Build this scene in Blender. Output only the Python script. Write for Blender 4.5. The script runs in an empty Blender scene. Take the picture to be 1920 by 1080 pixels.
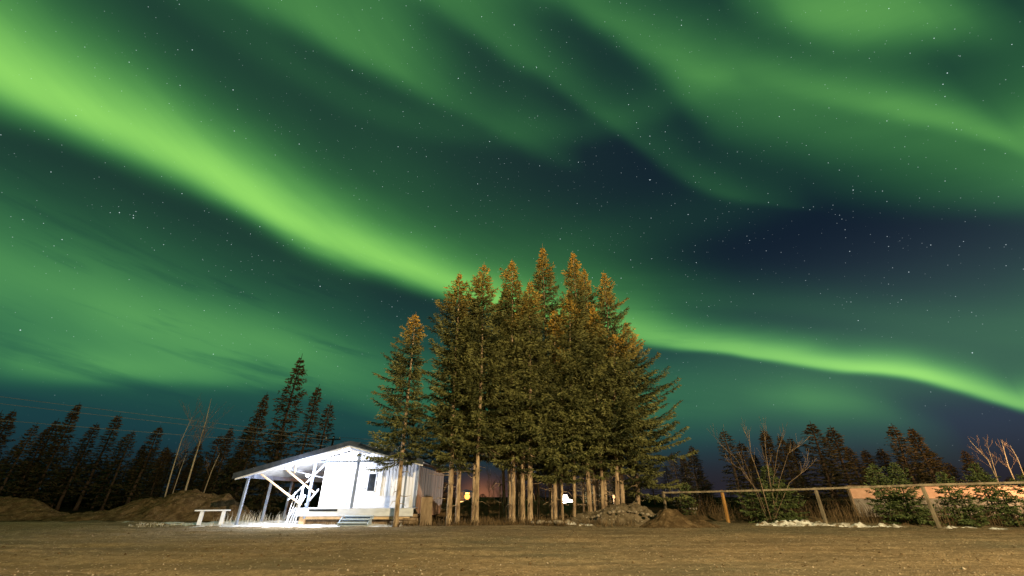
import bpy, bmesh, math, random
import numpy as np
from mathutils import Vector, Matrix

C = bpy.context.scene
COL = C.collection
R = math.radians

# ------------------------------------------------------------------ camera
CAM_H = 1.35
PITCH = R(27.69)
FPX = 746.7                       # focal length in pixels of a 1920 px wide frame (14 mm on 36 mm)
cam_d = bpy.data.cameras.new("camera")
cam_d.sensor_width = 36.0
cam_d.lens = 14.0
cam_d.clip_start = 0.05
cam_d.clip_end = 6000
cam = bpy.data.objects.new("camera", cam_d)
COL.objects.link(cam)
cam.location = (0, 0, CAM_H)
cam.rotation_euler = (R(90) + PITCH, 0, 0)
C.camera = cam
C.view_settings.view_transform = 'Standard'
C.view_settings.look = 'None'
C.view_settings.exposure = 0.0
C.view_settings.gamma = 1.0
C.cycles.max_bounces = 6
C.cycles.diffuse_bounces = 3
C.cycles.sample_clamp_indirect = 4.0

def ray(px, py):
    x = px - 960.0
    v = 540.0 - py
    return (x, FPX * math.cos(PITCH) - v * math.sin(PITCH), FPX * math.sin(PITCH) + v * math.cos(PITCH))

def P(px, py, Y):
    """the point at forward distance Y along the sight line measured at (px, py) in the photograph"""
    x, y, z = ray(px, py)
    t = Y / y
    return Vector((x * t, Y, CAM_H + z * t))

def azel(px, py):
    x, y, z = ray(px, py)
    return math.degrees(math.atan2(x, y)), math.degrees(math.atan2(z, math.hypot(x, y)))

# ------------------------------------------------------------------ night sky with aurora (world shader, in azimuth and elevation)
world = bpy.data.worlds.new("World")
C.world = world
world.use_nodes = True
NT = world.node_tree
NT.nodes.clear()

class NG:
    """tiny helper for chaining shader maths"""
    def __init__(self, nt): self.nt = nt
    def node(self, t, **kw):
        n = self.nt.nodes.new(t)
        for k, v in kw.items(): setattr(n, k, v)
        return n
    def plug(self, sock, v):
        if hasattr(v, 'is_output'): self.nt.links.new(v, sock)
        else: sock.default_value = v
    def m(self, op, a, b=None, c=None, clamp=False):
        n = self.node('ShaderNodeMath', operation=op, use_clamp=clamp)
        for i, v in enumerate((a, b, c)):
            if v is not None: self.plug(n.inputs[i], v)
        return n.outputs[0]
    def rng(self, v, a, b, c=0.0, d=1.0, smooth=True):
        n = self.node('ShaderNodeMapRange')
        n.interpolation_type = 'SMOOTHSTEP' if smooth else 'LINEAR'
        self.plug(n.inputs['Value'], v)
        n.inputs['From Min'].default_value = a; n.inputs['From Max'].default_value = b
        n.inputs['To Min'].default_value = c; n.inputs['To Max'].default_value = d
        return n.outputs[0]
    def mix(self, f, a, b, blend='MIX'):
        n = self.node('ShaderNodeMix', data_type='RGBA', blend_type=blend)
        self.plug(n.inputs[0], f)
        for s, v in ((n.inputs[6], a), (n.inputs[7], b)):
            if not hasattr(v, 'is_output') and len(v) == 3: v = (*v, 1)
            self.plug(s, v)
        return n.outputs[2]
    def fcurve(self, x, pts):
        n = self.node('ShaderNodeFloatCurve')
        cu = n.mapping.curves[0]
        set_curve(cu, pts)
        n.mapping.use_clip = False
        n.mapping.extend = 'HORIZONTAL'
        n.mapping.update()
        self.plug(n.inputs['Value'], x)
        return n.outputs[0]
    def noise(self, vec, scale, detail=4, rough=0.5):
        n = self.node('ShaderNodeTexNoise')
        self.plug(n.inputs['Vector'], vec)
        n.inputs['Scale'].default_value = scale; n.inputs['Detail'].default_value = detail
        n.inputs['Roughness'].default_value = rough
        return n.outputs[0]
    def comb(self, x, y, z=0.0):
        n = self.node('ShaderNodeCombineXYZ')
        for i, v in enumerate((x, y, z)): self.plug(n.inputs[i], v)
        return n.outputs[0]

def set_curve(cu, pts):
    while len(cu.points) > 2: cu.points.remove(cu.points[-1])
    cu.points[0].location = pts[0]; cu.points[1].location = pts[-1]
    for p in pts[1:-1]: cu.points.new(*p)
    for p in cu.points: p.handle_type = 'AUTO_CLAMPED'

G = NG(NT)
tc = G.node('ShaderNodeTexCoord')
sep = G.node('ShaderNodeSeparateXYZ')
NT.links.new(tc.outputs['Generated'], sep.inputs[0])
dx, dy, dz = sep.outputs
AZ = G.m('MULTIPLY', G.m('ARCTAN2', dx, dy), 57.29578)
EL = G.m('MULTIPLY', G.m('ARCSINE', dz), 57.29578)
AZ0, AZ1 = -75.0, 75.0
AZN = G.rng(AZ, AZ0, AZ1, smooth=False)
vec_ae = G.comb(G.m('MULTIPLY', AZ, 0.02), G.m('MULTIPLY', EL, 0.05))
wob = G.m('SUBTRACT', G.noise(vec_ae, 2.2, 3), 0.5)
ELW = G.m('ADD', EL, G.m('MULTIPLY', wob, 2.2))          # bands wander a little in elevation

# each aurora band: (px, py of the ridge, py of its upper fade, py of its lower fade, brightness) along its length
BANDS = [
 # the main arc
 [(0,130,48,184,.85),(150,202,122,247,.85),(300,272,200,314,.86),(450,352,290,386,.84),(600,438,378,475,.80),(750,502,448,529,.78),(850,541,488,563,.72),
  (1000,590,530,610,.7),(1200,630,575,646,.54),(1300,650,610,661,.58),(1400,663,630,673,.66),(1500,676,645,687,.70),(1600,689,660,700,.78),(1700,698,667,711,.82),(1780,716,684,731,.76),(1850,738,704,753,.70),(1920,763,729,778,.70)],
 # its diffuse upper halo
 [(0,110,-40,150,.08),(150,180,50,225,.09),(300,255,140,290,.10),(450,335,220,370,.15),(600,425,320,455,.17),(750,485,390,510,.16),(850,525,430,545,.16),(1000,575,490,600,.15),(1200,615,550,640,.15),(1400,645,585,668,.12),(1600,672,620,695,.11),(1750,695,640,715,.10),(1920,745,690,770,.10)],
 # band with a hard lower edge coming down from the top
 [(400,-90,-250,-40,.2),(480,-40,-200,10,.3),(600,38,-110,78,.36),(700,96,-40,130,.35),(800,154,50,186,.23),(900,216,120,240,.11),(1000,262,150,292,.08),(1100,310,200,330,.0)],
 # faint wide glow over the upper left
 [(100,-40,-200,60,.03),(300,70,-80,150,.025),(450,160,0,250,.03),(600,250,100,340,.04),(750,330,190,430,.06),(900,420,300,520,.045),(1050,490,400,560,.07),(1200,540,450,590,.06),(1400,560,500,600,.0)],
 # second band
 [(780,-60,-160,-10,.16),(880,15,-60,55,.2),(960,82,0,118,.17),(1050,142,80,172,.12),(1140,212,155,240,.095),(1240,288,225,320,.085),(1330,345,290,368,.1),(1430,372,330,385,.05),(1550,390,360,400,0)],
 # faint veil between the second and third bands
 [(800,-60,-260,60,.03),(950,20,-200,120,.035),(1100,90,-100,180,.035),(1250,200,60,280,.03),(1400,300,200,350,.015),(1550,340,280,380,0)],
 # wide third band to the right
 [(980,-90,-250,-20,.2),(1080,-15,-150,38,.20),(1200,68,-60,132,.21),(1330,150,0,255,.27),(1450,185,30,285,.27),(1580,210,40,315,.26),(1720,240,40,340,.25),(1920,300,120,375,.23)],
 # fine ridge on it
 [(1380,115,70,150,.06),(1500,155,110,190,.15),(1620,188,140,222,.22),(1740,218,170,250,.27),(1840,246,195,275,.26),(1920,272,225,305,.2)],
 [(1060,-20,-60,20,.03),(1180,65,20,100,.08),(1300,125,75,160,.1),(1420,160,110,195,.05),(1540,190,140,220,0)],
 # bright patch at the top
 [(1330,-40,-150,30,.0),(1430,-5,-120,60,.20),(1540,10,-110,80,.44),(1640,8,-110,80,.46),(1740,0,-110,75,.34),(1815,-5,-110,75,.14),(1880,-20,-100,60,.0)],
 # lower left fields
 [(0,520,450,600,.26),(120,550,485,640,.30),(260,592,535,680,.36),(400,624,575,700,.36),(500,645,595,705,.34),(600,666,620,715,.24),(700,690,640,735,.1),(800,715,665,760,.02)],
 [(0,672,615,714,.22),(120,684,640,716,.32),(250,692,655,718,.30),(380,702,670,724,.22),(500,716,690,735,.14),(620,722,690,750,.13),(720,740,690,780,.1),(850,760,700,800,.08)],
 [(0,440,335,540,.17),(150,485,380,560,.16),(300,525,425,620,.14),(450,575,465,670,.12),(600,620,520,720,.11),(750,680,600,760,.07),(900,720,640,800,.06)],
 # below the main arc on the right
 [(1000,760,660,820,.06),(1150,770,700,830,.09),(1280,775,720,835,.07),(1400,768,720,825,.09),(1500,764,718,830,.11),(1600,775,725,840,.08),(1700,800,750,860,.05),(1820,830,780,880,0)],
 [(1380,745,715,775,.0),(1470,745,712,780,.08),(1560,750,715,790,.15),(1640,762,730,800,.11),(1720,785,750,820,.03),(1800,810,780,830,0)],
 # faint veil above the main arc on the right
 [(1000,505,440,545,.0),(1120,520,450,560,.05),(1300,550,500,575,.05),(1500,570,530,595,.06),(1700,590,545,620,.05),(1920,605,550,650,.04)],
 [(1500,330,270,380,.03),(1700,350,290,395,.08),(1920,365,300,410,.12)],
]
total = None
for band in BANDS:
    cs, us, ds, ii = [], [], [], []
    for px, py, pu, pd, inten in band:
        a, e = azel(px, py)
        an = (a - AZ0) / (AZ1 - AZ0)
        cs.append((an, e / 90)); ii.append((an, inten))
        # vertical half widths, in elevation at constant azimuth
        def el_at(pyy):
            x, y, z = ray(px, pyy)
            a2 = math.atan2(x, y)
            pxx = px
            for _ in range(12):               # slide along the row until the azimuth matches
                x, y, z = ray(pxx, pyy)
                pxx = 960 + math.tan(R(a)) * y
            x, y, z = ray(pxx, pyy)
            return math.degrees(math.atan2(z, math.hypot(x, y)))
        us.append((an, max(.4, el_at(pu) - e) / 40)); ds.append((an, max(.4, e - el_at(pd)) / 40))
    for l in (cs, us, ds, ii):
        assert all(l[i][0] < l[i+1][0] for i in range(len(l)-1)), l
    n = G.node('ShaderNodeRGBCurve')
    for k, l in enumerate((cs, us, ds)): set_curve(n.mapping.curves[k], l)
    n.mapping.use_clip = False
    n.mapping.extend = 'HORIZONTAL'
    n.mapping.update()
    NT.links.new(G.comb(AZN, AZN, AZN), n.inputs['Color'])
    s = G.node('ShaderNodeSeparateColor')
    NT.links.new(n.outputs[0], s.inputs[0])
    inten = G.m('MAXIMUM', G.fcurve(AZN, ii), 0.0)
    d = G.m('SUBTRACT', ELW, G.m('MULTIPLY', s.outputs[0], 90.0))
    up = G.m('GREATER_THAN', d, 0.0)
    w = G.m('ADD', G.m('MULTIPLY', G.m('MULTIPLY', s.outputs[1], up), 40.0),
            G.m('MULTIPLY', G.m('MULTIPLY', s.outputs[2], G.m('SUBTRACT', 1.0, up)), 40.0))
    q = G.m('DIVIDE', d, G.m('MAXIMUM', w, 0.2))
    val = G.m('MULTIPLY', G.m('EXPONENT', G.m('MULTIPLY', G.m('POWER', G.m('ABSOLUTE', q), G.m('SUBTRACT', 2.6, G.m('MULTIPLY', up, .9))), -1.0)), inten)
    total = val if total is None else G.m('ADD', total, val)
# fine rays and thin cloud drifting in front of the glow
vec_s = G.comb(G.m('ADD', G.m('MULTIPLY', AZ, 0.03), G.m('MULTIPLY', EL, 0.02)), G.m('ADD', G.m('MULTIPLY', EL, 0.16), G.m('MULTIPLY', AZ, 0.05)))
tex = G.rng(G.noise(vec_s, 1.6, 5, .55), 0.25, 0.75, 0.92, 1.08, smooth=False)
A = G.m('MULTIPLY', total, tex)
cl_v = G.comb(G.m('MULTIPLY', AZ, 0.045), G.m('ADD', G.m('MULTIPLY', EL, 0.36), G.m('MULTIPLY', AZ, 0.05)))
cl = G.rng(G.noise(cl_v, 1.1, 5, .55), 0.5, 0.70)
cl = G.m('MULTIPLY', cl, G.m('MULTIPLY', G.rng(EL, 34, 20), G.rng(EL, 3, 9)))
cl = G.m('MULTIPLY', cl, G.rng(AZ, 45, 0))
A = G.m('MULTIPLY', A, G.m('SUBTRACT', 1.0, G.m('MULTIPLY', cl, 0.38)))
A2 = G.m('MULTIPLY', A, A)
def lin(c, k):
    n = G.node('ShaderNodeVectorMath', operation='SCALE')
    n.inputs[0].default_value = c
    NT.links.new(k, n.inputs['Scale'])
    return n.outputs[0]
def vadd(a, b):
    n = G.node('ShaderNodeVectorMath', operation='ADD')
    G.plug(n.inputs[0], a); G.plug(n.inputs[1], b)
    return n.outputs[0]
base = G.mix(G.rng(AZ, -8, 42), (.0105, .029, .030), (.0060, .0135, .0275))
low = G.mix(G.rng(AZ, 4, 55), (.0095, .041, .053), (.030, .042, .070))
base = G.mix(G.rng(EL, 30, 12), base, low)
hor = G.mix(G.rng(AZ, -35, 10), (.009, .020, .030), (.021, .019, .026))
base = G.mix(G.rng(EL, 7, 1.0), base, hor)
# distant settlement lights on the horizon
ga = G.m('DIVIDE', G.m('ADD', AZ, 3.9), 2.5); ge = G.m('DIVIDE', EL, 1.7)
glow = G.m('EXPONENT', G.m('MULTIPLY', G.m('ADD', G.m('MULTIPLY', ga, ga), G.m('MULTIPLY', ge, ge)), -1.0))
col = vadd(base, vadd(lin((.075, .50, .098), A), lin((.19, .15, .004), A2)))
col = vadd(col, lin((.27, .092, .026), glow))
# stars
def stars(scale, r0, r1, gain, keep, seed):
    v = G.node('ShaderNodeTexVoronoi', voronoi_dimensions='3D', feature='F1')
    mp = G.node('ShaderNodeMapping'); mp.inputs['Location'].default_value = (seed, seed * .7, seed * 1.3)
    NT.links.new(tc.outputs['Generated'], mp.inputs[0]); NT.links.new(mp.outputs[0], v.inputs['Vector'])
    v.inputs['Scale'].default_value = scale
    sc = G.node('ShaderNodeSeparateColor'); NT.links.new(v.outputs['Color'], sc.inputs[0])
    rnd = sc.outputs[0]
    core = G.rng(v.outputs['Distance'], r1, r0)
    b = G.m('MULTIPLY', G.m('POWER', sc.outputs[1], 3.0), gain)
    b = G.m('ADD', b, gain * .12)
    return G.m('MULTIPLY', G.m('MULTIPLY', core, b), G.m('GREATER_THAN', rnd, keep))
st = G.m('ADD', G.m('ADD', stars(75, .022, .065, 1.4, .25, 3.1), stars(120, .04, .10, .55, .2, 7.3)), stars(28, .010, .030, 3.4, .40, 11.7))
st = G.m('MULTIPLY', st, G.rng(EL, 6, 22, .15, 1.0))
st = G.m('MULTIPLY', st, G.rng(A, .1, .9, 1.0, .35))
col = vadd(col, lin((.80, .95, 1.0), st))
sky = G.node('ShaderNodeTexSky', sky_type='NISHITA', sun_disc=False)
sky.sun_elevation = R(-6); sky.sun_rotation = R(150)
bg_n = G.node('ShaderNodeBackground'); bg_n.inputs['Strength'].default_value = 0.05
NT.links.new(sky.outputs[0], bg_n.inputs[0])
bg_a = G.node('ShaderNodeBackground'); bg_a.inputs['Strength'].default_value = 1.0
NT.links.new(col, bg_a.inputs[0])
ad = G.node('ShaderNodeAddShader')
NT.links.new(bg_n.outputs[0], ad.inputs[0]); NT.links.new(bg_a.outputs[0], ad.inputs[1])
wo = G.node('ShaderNodeOutputWorld')
NT.links.new(ad.outputs[0], wo.inputs[0])

# ------------------------------------------------------------------ helpers
def tag(o, label=None, cat=None, group=None, kind=None):
    if label: o['label'] = label
    if cat: o['category'] = cat
    if group: o['group'] = group
    if kind: o['kind'] = kind
    return o

def empty(name, loc, label, cat, group=None, rz=0.0):
    o = bpy.data.objects.new(name, None)
    o.empty_display_size = .3
    COL.objects.link(o)
    o.location = loc
    o.rotation_euler = (0, 0, rz)
    return tag(o, label, cat, group)

def world_m(o):
    m = Matrix.Translation(o.location) @ o.rotation_euler.to_matrix().to_4x4()
    return world_m(o.parent) @ m if o.parent else m

def link_mesh(name, me, mat, parent=None, world_space=True):
    o = bpy.data.objects.new(name, me)
    COL.objects.link(o)
    if mat: me.materials.append(mat)
    if parent is not None:
        o.parent = parent
        if world_space:                    # mesh was written in world coordinates: bring it into the parent's frame
            me.transform(world_m(parent).inverted())
    return o

class MB:
    def __init__(self): self.v = []; self.f = []
    def box(self, c, s, M=None):
        n = len(self.v)
        for dx_ in (-.5, .5):
            for dy_ in (-.5, .5):
                for dz_ in (-.5, .5):
                    p = Vector((dx_ * s[0], dy_ * s[1], dz_ * s[2]))
                    if M is not None: p = M @ p
                    self.v.append(tuple(p + Vector(c)))
        self.f += [tuple(n + i for i in q) for q in ((0,1,3,2),(4,6,7,5),(0,4,5,1),(2,3,7,6),(0,2,6,4),(1,5,7,3))]
        return self
    def beam(self, a, b, w, h, up=(0, 0, 1)):
        a, b = Vector(a), Vector(b)
        d = (b - a); L = d.length; d.normalize()
        x = d.cross(Vector(up))
        if x.length < 1e-3: x = Vector((1, 0, 0))
        x.normalize(); z = x.cross(d)
        M = Matrix((x, d, z)).transposed()
        return self.box((a + b) / 2, (w, L, h), M)
    def tube(self, pts, radii, n=8, cap=True):
        pts = [Vector(p) for p in pts]
        base = len(self.v)
        ref = Vector((0.31, 0.95, 0.05))
        for i, p in enumerate(pts):
            d = (pts[min(i + 1, len(pts) - 1)] - pts[max(i - 1, 0)]).normalized()
            x = d.cross(ref)
            if x.length < .05: x = d.cross(Vector((1, 0, 0)))
            x.normalize(); y = d.cross(x)
            for k in range(n):
                a = 2 * math.pi * k / n
                self.v.append(tuple(p + (x * math.cos(a) + y * math.sin(a)) * radii[i]))
        for i in range(len(pts) - 1):
            for k in range(n):
                k2 = (k + 1) % n
                self.f.append((base + i*n + k, base + i*n + k2, base + (i+1)*n + k2, base + (i+1)*n + k))
        if cap:
            self.f.append(tuple(base + k for k in range(n))[::-1])
            self.f.append(tuple(base + (len(pts)-1)*n + k for k in range(n)))
        return self
    def prism(self, poly, a, b):
        """extrude a list of points by the vector b-a"""
        n = len(poly); k = len(self.v); d = Vector(b) - Vector(a)
        self.v += [tuple(Vector(p)) for p in poly] + [tuple(Vector(p) + d) for p in poly]
        self.f.append(tuple(k + i for i in range(n)))
        self.f.append(tuple(k + n + i for i in range(n))[::-1])
        for i in range(n):
            j = (i + 1) % n
            self.f.append((k + i, k + n + i, k + n + j, k + j))
        return self
    def build(self, name, mat, parent=None, smooth=False, bevel=0.0, fix=True):
        me = bpy.data.meshes.new(name)
        me.from_pydata(self.v, [], self.f)
        if fix or bevel:
            bm = bmesh.new(); bm.from_mesh(me)
            bmesh.ops.recalc_face_normals(bm, faces=bm.faces)
            if bevel:
                bmesh.ops.bevel(bm, geom=list(bm.edges), offset=bevel, segments=1, affect='EDGES', clamp_overlap=True)
            bm.to_mesh(me); bm.free()
        if smooth:
            me.polygons.foreach_set('use_smooth', [True] * len(me.polygons))
        return link_mesh(name, me, mat, parent)

def mesh_np(name, verts, faces, n=4, attrs=None):
    me = bpy.data.meshes.new(name)
    me.vertices.add(len(verts)); me.vertices.foreach_set('co', np.asarray(verts, np.float32).ravel())
    F = np.asarray(faces, np.int32)
    me.loops.add(F.size); me.loops.foreach_set('vertex_index', F.ravel())
    me.polygons.add(len(F)); me.polygons.foreach_set('loop_start', np.arange(0, F.size, n, dtype=np.int32))
    for k, v in (attrs or {}).items():
        at = me.attributes.new(k, 'FLOAT', 'FACE'); at.data.foreach_set('value', np.asarray(v, np.float32))
    me.update(calc_edges=True)
    return me

_perm = np.random.RandomState(7).rand(256, 256)
def vnoise(x, y):
    x = np.asarray(x, float); y = np.asarray(y, float)
    xi = np.floor(x).astype(int); yi = np.floor(y).astype(int)
    fx = x - xi; fy = y - yi
    fx = fx*fx*(3-2*fx); fy = fy*fy*(3-2*fy)
    g = lambda a, b: _perm[a % 256, b % 256]
    return (g(xi, yi)*(1-fx) + g(xi+1, yi)*fx)*(1-fy) + (g(xi, yi+1)*(1-fx) + g(xi+1, yi+1)*fx)*fy - .5
def fbm(x, y, o=4, gain=.5):
    r = 0; a = 1
    for i in range(o):
        r = r + a * vnoise(x * 2**i + 17.3*i, y * 2**i + 5.1*i); a *= gain
    return r

# ------------------------------------------------------------------ materials
def new_mat(name):
    m = bpy.data.materials.new(name); m.use_nodes = True
    nt = m.node_tree
    return m, NG(nt), nt.nodes['Principled BSDF']

def nmat(name, c1, c2, scale=4, stretch=(1, 1, 1), rough=.8, bump=.25, bscale=25, lo=.35, hi=.65, detail=6, metal=0.0, spec=.15, c3=None, s3=60, k3=.66, bdist=.02):
    """two tones broken up by noise, optional third tone in specks, with a fine bump"""
    m, g, b = new_mat(name)
    t = g.node('ShaderNodeTexCoord'); mp = g.node('ShaderNodeMapping')
    g.nt.links.new(t.outputs['Object'], mp.inputs[0]); mp.inputs['Scale'].default_value = stretch
    f = g.rng(g.noise(mp.outputs[0], scale, detail, .6), lo, hi)
    c = g.mix(f, c1, c2)
    if c3:
        c = g.mix(g.rng(g.noise(mp.outputs[0], s3, 2), k3, k3 + .08), c, c3)
    g.nt.links.new(c, b.inputs['Base Color'])
    b.inputs['Roughness'].default_value = rough; b.inputs['Metallic'].default_value = metal
    b.inputs['Specular IOR Level'].default_value = spec
    if bump:
        bp = g.node('ShaderNodeBump'); bp.inputs['Strength'].default_value = bump; bp.inputs['Distance'].default_value = bdist
        g.nt.links.new(g.noise(mp.outputs[0], bscale, 5, .6), bp.inputs['Height'])
        g.nt.links.new(bp.outputs[0], b.inputs['Normal'])
    return m

def emis(name, c, s):
    m, g, b = new_mat(name)
    b.inputs['Base Color'].default_value = (*[k * .02 for k in c], 1); b.inputs['Specular IOR Level'].default_value = 0
    b.inputs['Emission Color'].default_value = (*c, 1); b.inputs['Emission Strength'].default_value = s
    return m

def foliage(name, dark, light, toplit):
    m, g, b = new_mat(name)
    at = g.node('ShaderNodeAttribute', attribute_name='tint'); ac = g.node('ShaderNodeAttribute', attribute_name='toplit')
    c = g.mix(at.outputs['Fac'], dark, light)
    c = g.mix(ac.outputs['Fac'], c, toplit)  # orange lamplight on the upper crown, painted into the needle colour
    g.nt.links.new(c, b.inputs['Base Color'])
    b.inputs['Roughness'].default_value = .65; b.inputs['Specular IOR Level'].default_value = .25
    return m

M = {}
M['needles'] = foliage('spruce_needles', (.022, .030, .011), (.18, .185, .066), (.60, .36, .06))  # last colour is the painted lamplight of the crown tops
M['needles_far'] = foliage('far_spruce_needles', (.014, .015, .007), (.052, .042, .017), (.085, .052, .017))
M['needles_young'] = foliage('young_spruce_needles', (.018, .030, .011), (.070, .095, .035), (.09, .12, .04))
M['bark'] = nmat('spruce_bark', (.16, .11, .075), (.50, .38, .26), 7, (1, 1, .22), .95, 1.0, 14, c3=(.05, .033, .022), s3=9, k3=.60, bdist=.05)
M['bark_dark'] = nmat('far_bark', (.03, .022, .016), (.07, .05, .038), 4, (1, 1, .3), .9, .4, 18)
M['birch'] = nmat('birch_bark', (.40, .34, .27), (.55, .49, .41), 6, (1, 1, 3), .8, .2, 20, c3=(.10, .08, .06), s3=9, k3=.62)
M['twig'] = nmat('dry_twig_bark', (.13, .09, .06), (.26, .19, .13), 5, (1, 1, .4), .9, .3, 20)
M['siding'] = nmat('white_painted_siding', (.60, .62, .67), (.70, .72, .76), 2.5, (1, 1, .3), .5, .08, 30)
M['white_wood'] = nmat('white_painted_wood', (.58, .63, .74), (.70, .74, .84), 6, (1, 1, 1), .6, .2, 30)
M['plank'] = nmat('raw_lumber', (.50, .36, .23), (.66, .50, .34), 3, (1, 1, 1), .7, .25, 25)
M['old_plank'] = nmat('weathered_wood', (.16, .115, .08), (.28, .21, .15), 4, (1, 1, .25), .85, .4, 25)
M['fence_wood'] = nmat('grey_fence_wood', (.14, .115, .085), (.27, .225, .165), 4, (1, 1, .3), .85, .4, 25)
M['fence_new'] = nmat('tan_fence_wood', (.30, .155, .05), (.42, .23, .08), 4, (1, 1, .3), .8, .3, 25)
M['roof'] = nmat('grey_metal_roofing', (.040, .052, .08), (.065, .08, .12), 3, (1, 1, 1), .5, .08, 25, metal=.2)
M['soffit'] = nmat('pale_soffit', (.62, .62, .64), (.74, .74, .76), 3, (1, 1, 1), .55, .1, 25)
M['steel'] = nmat('blue_grey_painted_post', (.15, .19, .27), (.21, .25, .34), 5, (1, 1, .3), .45, .08, 30)
M['bluestep'] = nmat('blue_grey_step_paint', (.36, .46, .62), (.46, .56, .72), 6, (1, 1, 1), .6, .15, 30)
M['deck'] = nmat('grey_deck_board', (.50, .54, .64), (.62, .66, .76), 5, (.3, 1, 1), .7, .2, 30)
M['glass_dark'] = nmat('dark_window_glass', (.015, .018, .022), (.03, .034, .04), 2, rough=.08, bump=0, spec=.6)
M['snow'] = nmat('old_snow', (.34, .31, .28), (.78, .78, .80), 2.6, rough=.75, bump=.8, bscale=7, c3=(.20, .155, .105), s3=4, k3=.54, bdist=.08)
M['frost'] = nmat('frosty_ground', (.46, .46, .47), (.75, .75, .77), 3, rough=.8, bump=.6, bscale=14, c3=(.2, .17, .13), s3=9, k3=.62, bdist=.05)
M['frost_grass'] = nmat('bleached_grass', (.50, .47, .40), (.68, .65, .58), 3, rough=.8, bump=0)
M['brush'] = nmat('brown_brush', (.075, .05, .026), (.16, .11, .06), 2, rough=.9, bump=0)
M['dirt'] = nmat('dirt', (.075, .05, .028), (.155, .108, .062), 2.6, rough=1, bump=1, bscale=6, c3=(.26, .20, .14), s3=12, k3=.64, bdist=.14, spec=0)
M['rubble'] = nmat('rocky_dirt', (.09, .07, .045), (.19, .15, .105), 3, rough=.95, bump=1.0, bscale=7, c3=(.38, .34, .28), s3=8, k3=.63, bdist=.1)
M['stone'] = nmat('pale_stone', (.18, .15, .115), (.36, .305, .245), 3, rough=.9, bump=.4, bscale=20)
M['lamp_metal'] = nmat('lamp_metal', (.06, .06, .06), (.1, .1, .1), 4, rough=.5, bump=.05, metal=.5)
M['wire'] = nmat('wire_sheath', (.16, .16, .15), (.24, .23, .22), 3, rough=.5, bump=0)
M['pink'] = nmat('pinkish_siding', (.50, .30, .22), (.60, .38, .29), 1.4, (1, 1, 2), .7, .1, 20)
M['grey_panel'] = nmat('grey_skirting', (.18, .16, .15), (.26, .24, .22), 2, (1, 1, 2), .8, .1, 20)

def streak_mat():
    m, g, b = new_mat('stained_plank_wall')
    t = g.node('ShaderNodeTexCoord')
    mp = g.node('ShaderNodeMapping'); g.nt.links.new(t.outputs['Object'], mp.inputs[0]); mp.inputs['Scale'].default_value = (1, 1.6, .16)
    f = g.rng(g.noise(mp.outputs[0], 2.2, 6, .6), .38, .62)
    mp2 = g.node('ShaderNodeMapping'); g.nt.links.new(t.outputs['Object'], mp2.inputs[0]); mp2.inputs['Scale'].default_value = (1, 3.1, .1)
    f2 = g.rng(g.noise(mp2.outputs[0], 2.0, 4, .6), .45, .6)
    c = g.mix(f, (.17, .125, .12), (.52, .345, .285))
    c = g.mix(g.m('MULTIPLY', f2, .8), c, (.52, .27, .21))
    g.nt.links.new(c, b.inputs['Base Color']); b.inputs['Roughness'].default_value = .75
    return m
M['streak'] = streak_mat()

def gravel_mat():
    m, g, b = new_mat('packed_gravel')
    t = g.node('ShaderNodeTexCoord'); o = t.outputs['Object']
    big = g.rng(g.noise(o, .16, 4, .6), .38, .62)
    mp = g.node('ShaderNodeMapping'); g.nt.links.new(o, mp.inputs[0]); mp.inputs['Scale'].default_value = (.22, 1.3, 1); mp.inputs['Rotation'].default_value = (0, 0, .12)
    tr = g.rng(g.noise(mp.outputs[0], .9, 5, .6), .36, .66)
    fine = g.rng(g.noise(o, 4.5, 8, .72), .36, .64)
    grit = g.rng(g.noise(o, 38, 3, .7), .35, .7)
    c = g.mix(big, (.245, .200, .140), (.34, .250, .158))
    gr = g.rng(g.noise(o, .11, 3, .5), .46, .60)
    c = g.mix(g.m('MULTIPLY', gr, .8), c, (.20, .195, .145))
    c = g.mix(g.m('MULTIPLY', tr, .65), c, (.58, .44, .28))
    c = g.mix(g.m('MULTIPLY', fine, .6), c, (.155, .118, .074))
    c = g.mix(g.m('MULTIPLY', grit, .5), c, (.09, .066, .038))
    vo = g.node('ShaderNodeTexVoronoi'); g.nt.links.new(o, vo.inputs['Vector']); vo.inputs['Scale'].default_value = 13
    sc = g.node('ShaderNodeSeparateColor'); g.nt.links.new(vo.outputs['Color'], sc.inputs[0])
    peb = g.m('MULTIPLY', g.m('GREATER_THAN', sc.outputs[0], .80), g.rng(vo.outputs['Distance'], .38, .22))
    c = g.mix(g.m('MULTIPLY', peb, .8), c, (.62, .51, .36))
    sp = g.node('ShaderNodeSeparateXYZ'); g.nt.links.new(o, sp.inputs[0])
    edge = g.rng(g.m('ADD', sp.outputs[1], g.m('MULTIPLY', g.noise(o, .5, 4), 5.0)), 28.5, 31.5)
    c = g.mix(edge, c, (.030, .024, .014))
    g.nt.links.new(c, b.inputs['Base Color']); b.inputs['Roughness'].default_value = 1; b.inputs['Specular IOR Level'].default_value = 0
    h = g.m('ADD', g.m('MULTIPLY', g.noise(o, 9, 6, .7), .6), g.m('ADD', g.m('MULTIPLY', g.noise(o, 34, 4, .7), .35), g.m('MULTIPLY', peb, .35)))
    bp = g.node('ShaderNodeBump'); bp.inputs['Strength'].default_value = 1.0; bp.inputs['Distance'].default_value = .16
    g.nt.links.new(h, bp.inputs['Height']); g.nt.links.new(bp.outputs[0], b.inputs['Normal'])
    return m
M['gravel'] = gravel_mat()

# ------------------------------------------------------------------ lamps of the place
def point_light(name, loc, power, color, size, parent=None):
    d = bpy.data.lights.new(name, 'POINT'); d.energy = power; d.color = color; d.shadow_soft_size = size
    o = bpy.data.objects.new(name, d); COL.objects.link(o); o.location = loc
    if parent is not None: o.parent = parent; o.location = Vector(loc) - parent.location
    return o

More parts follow.
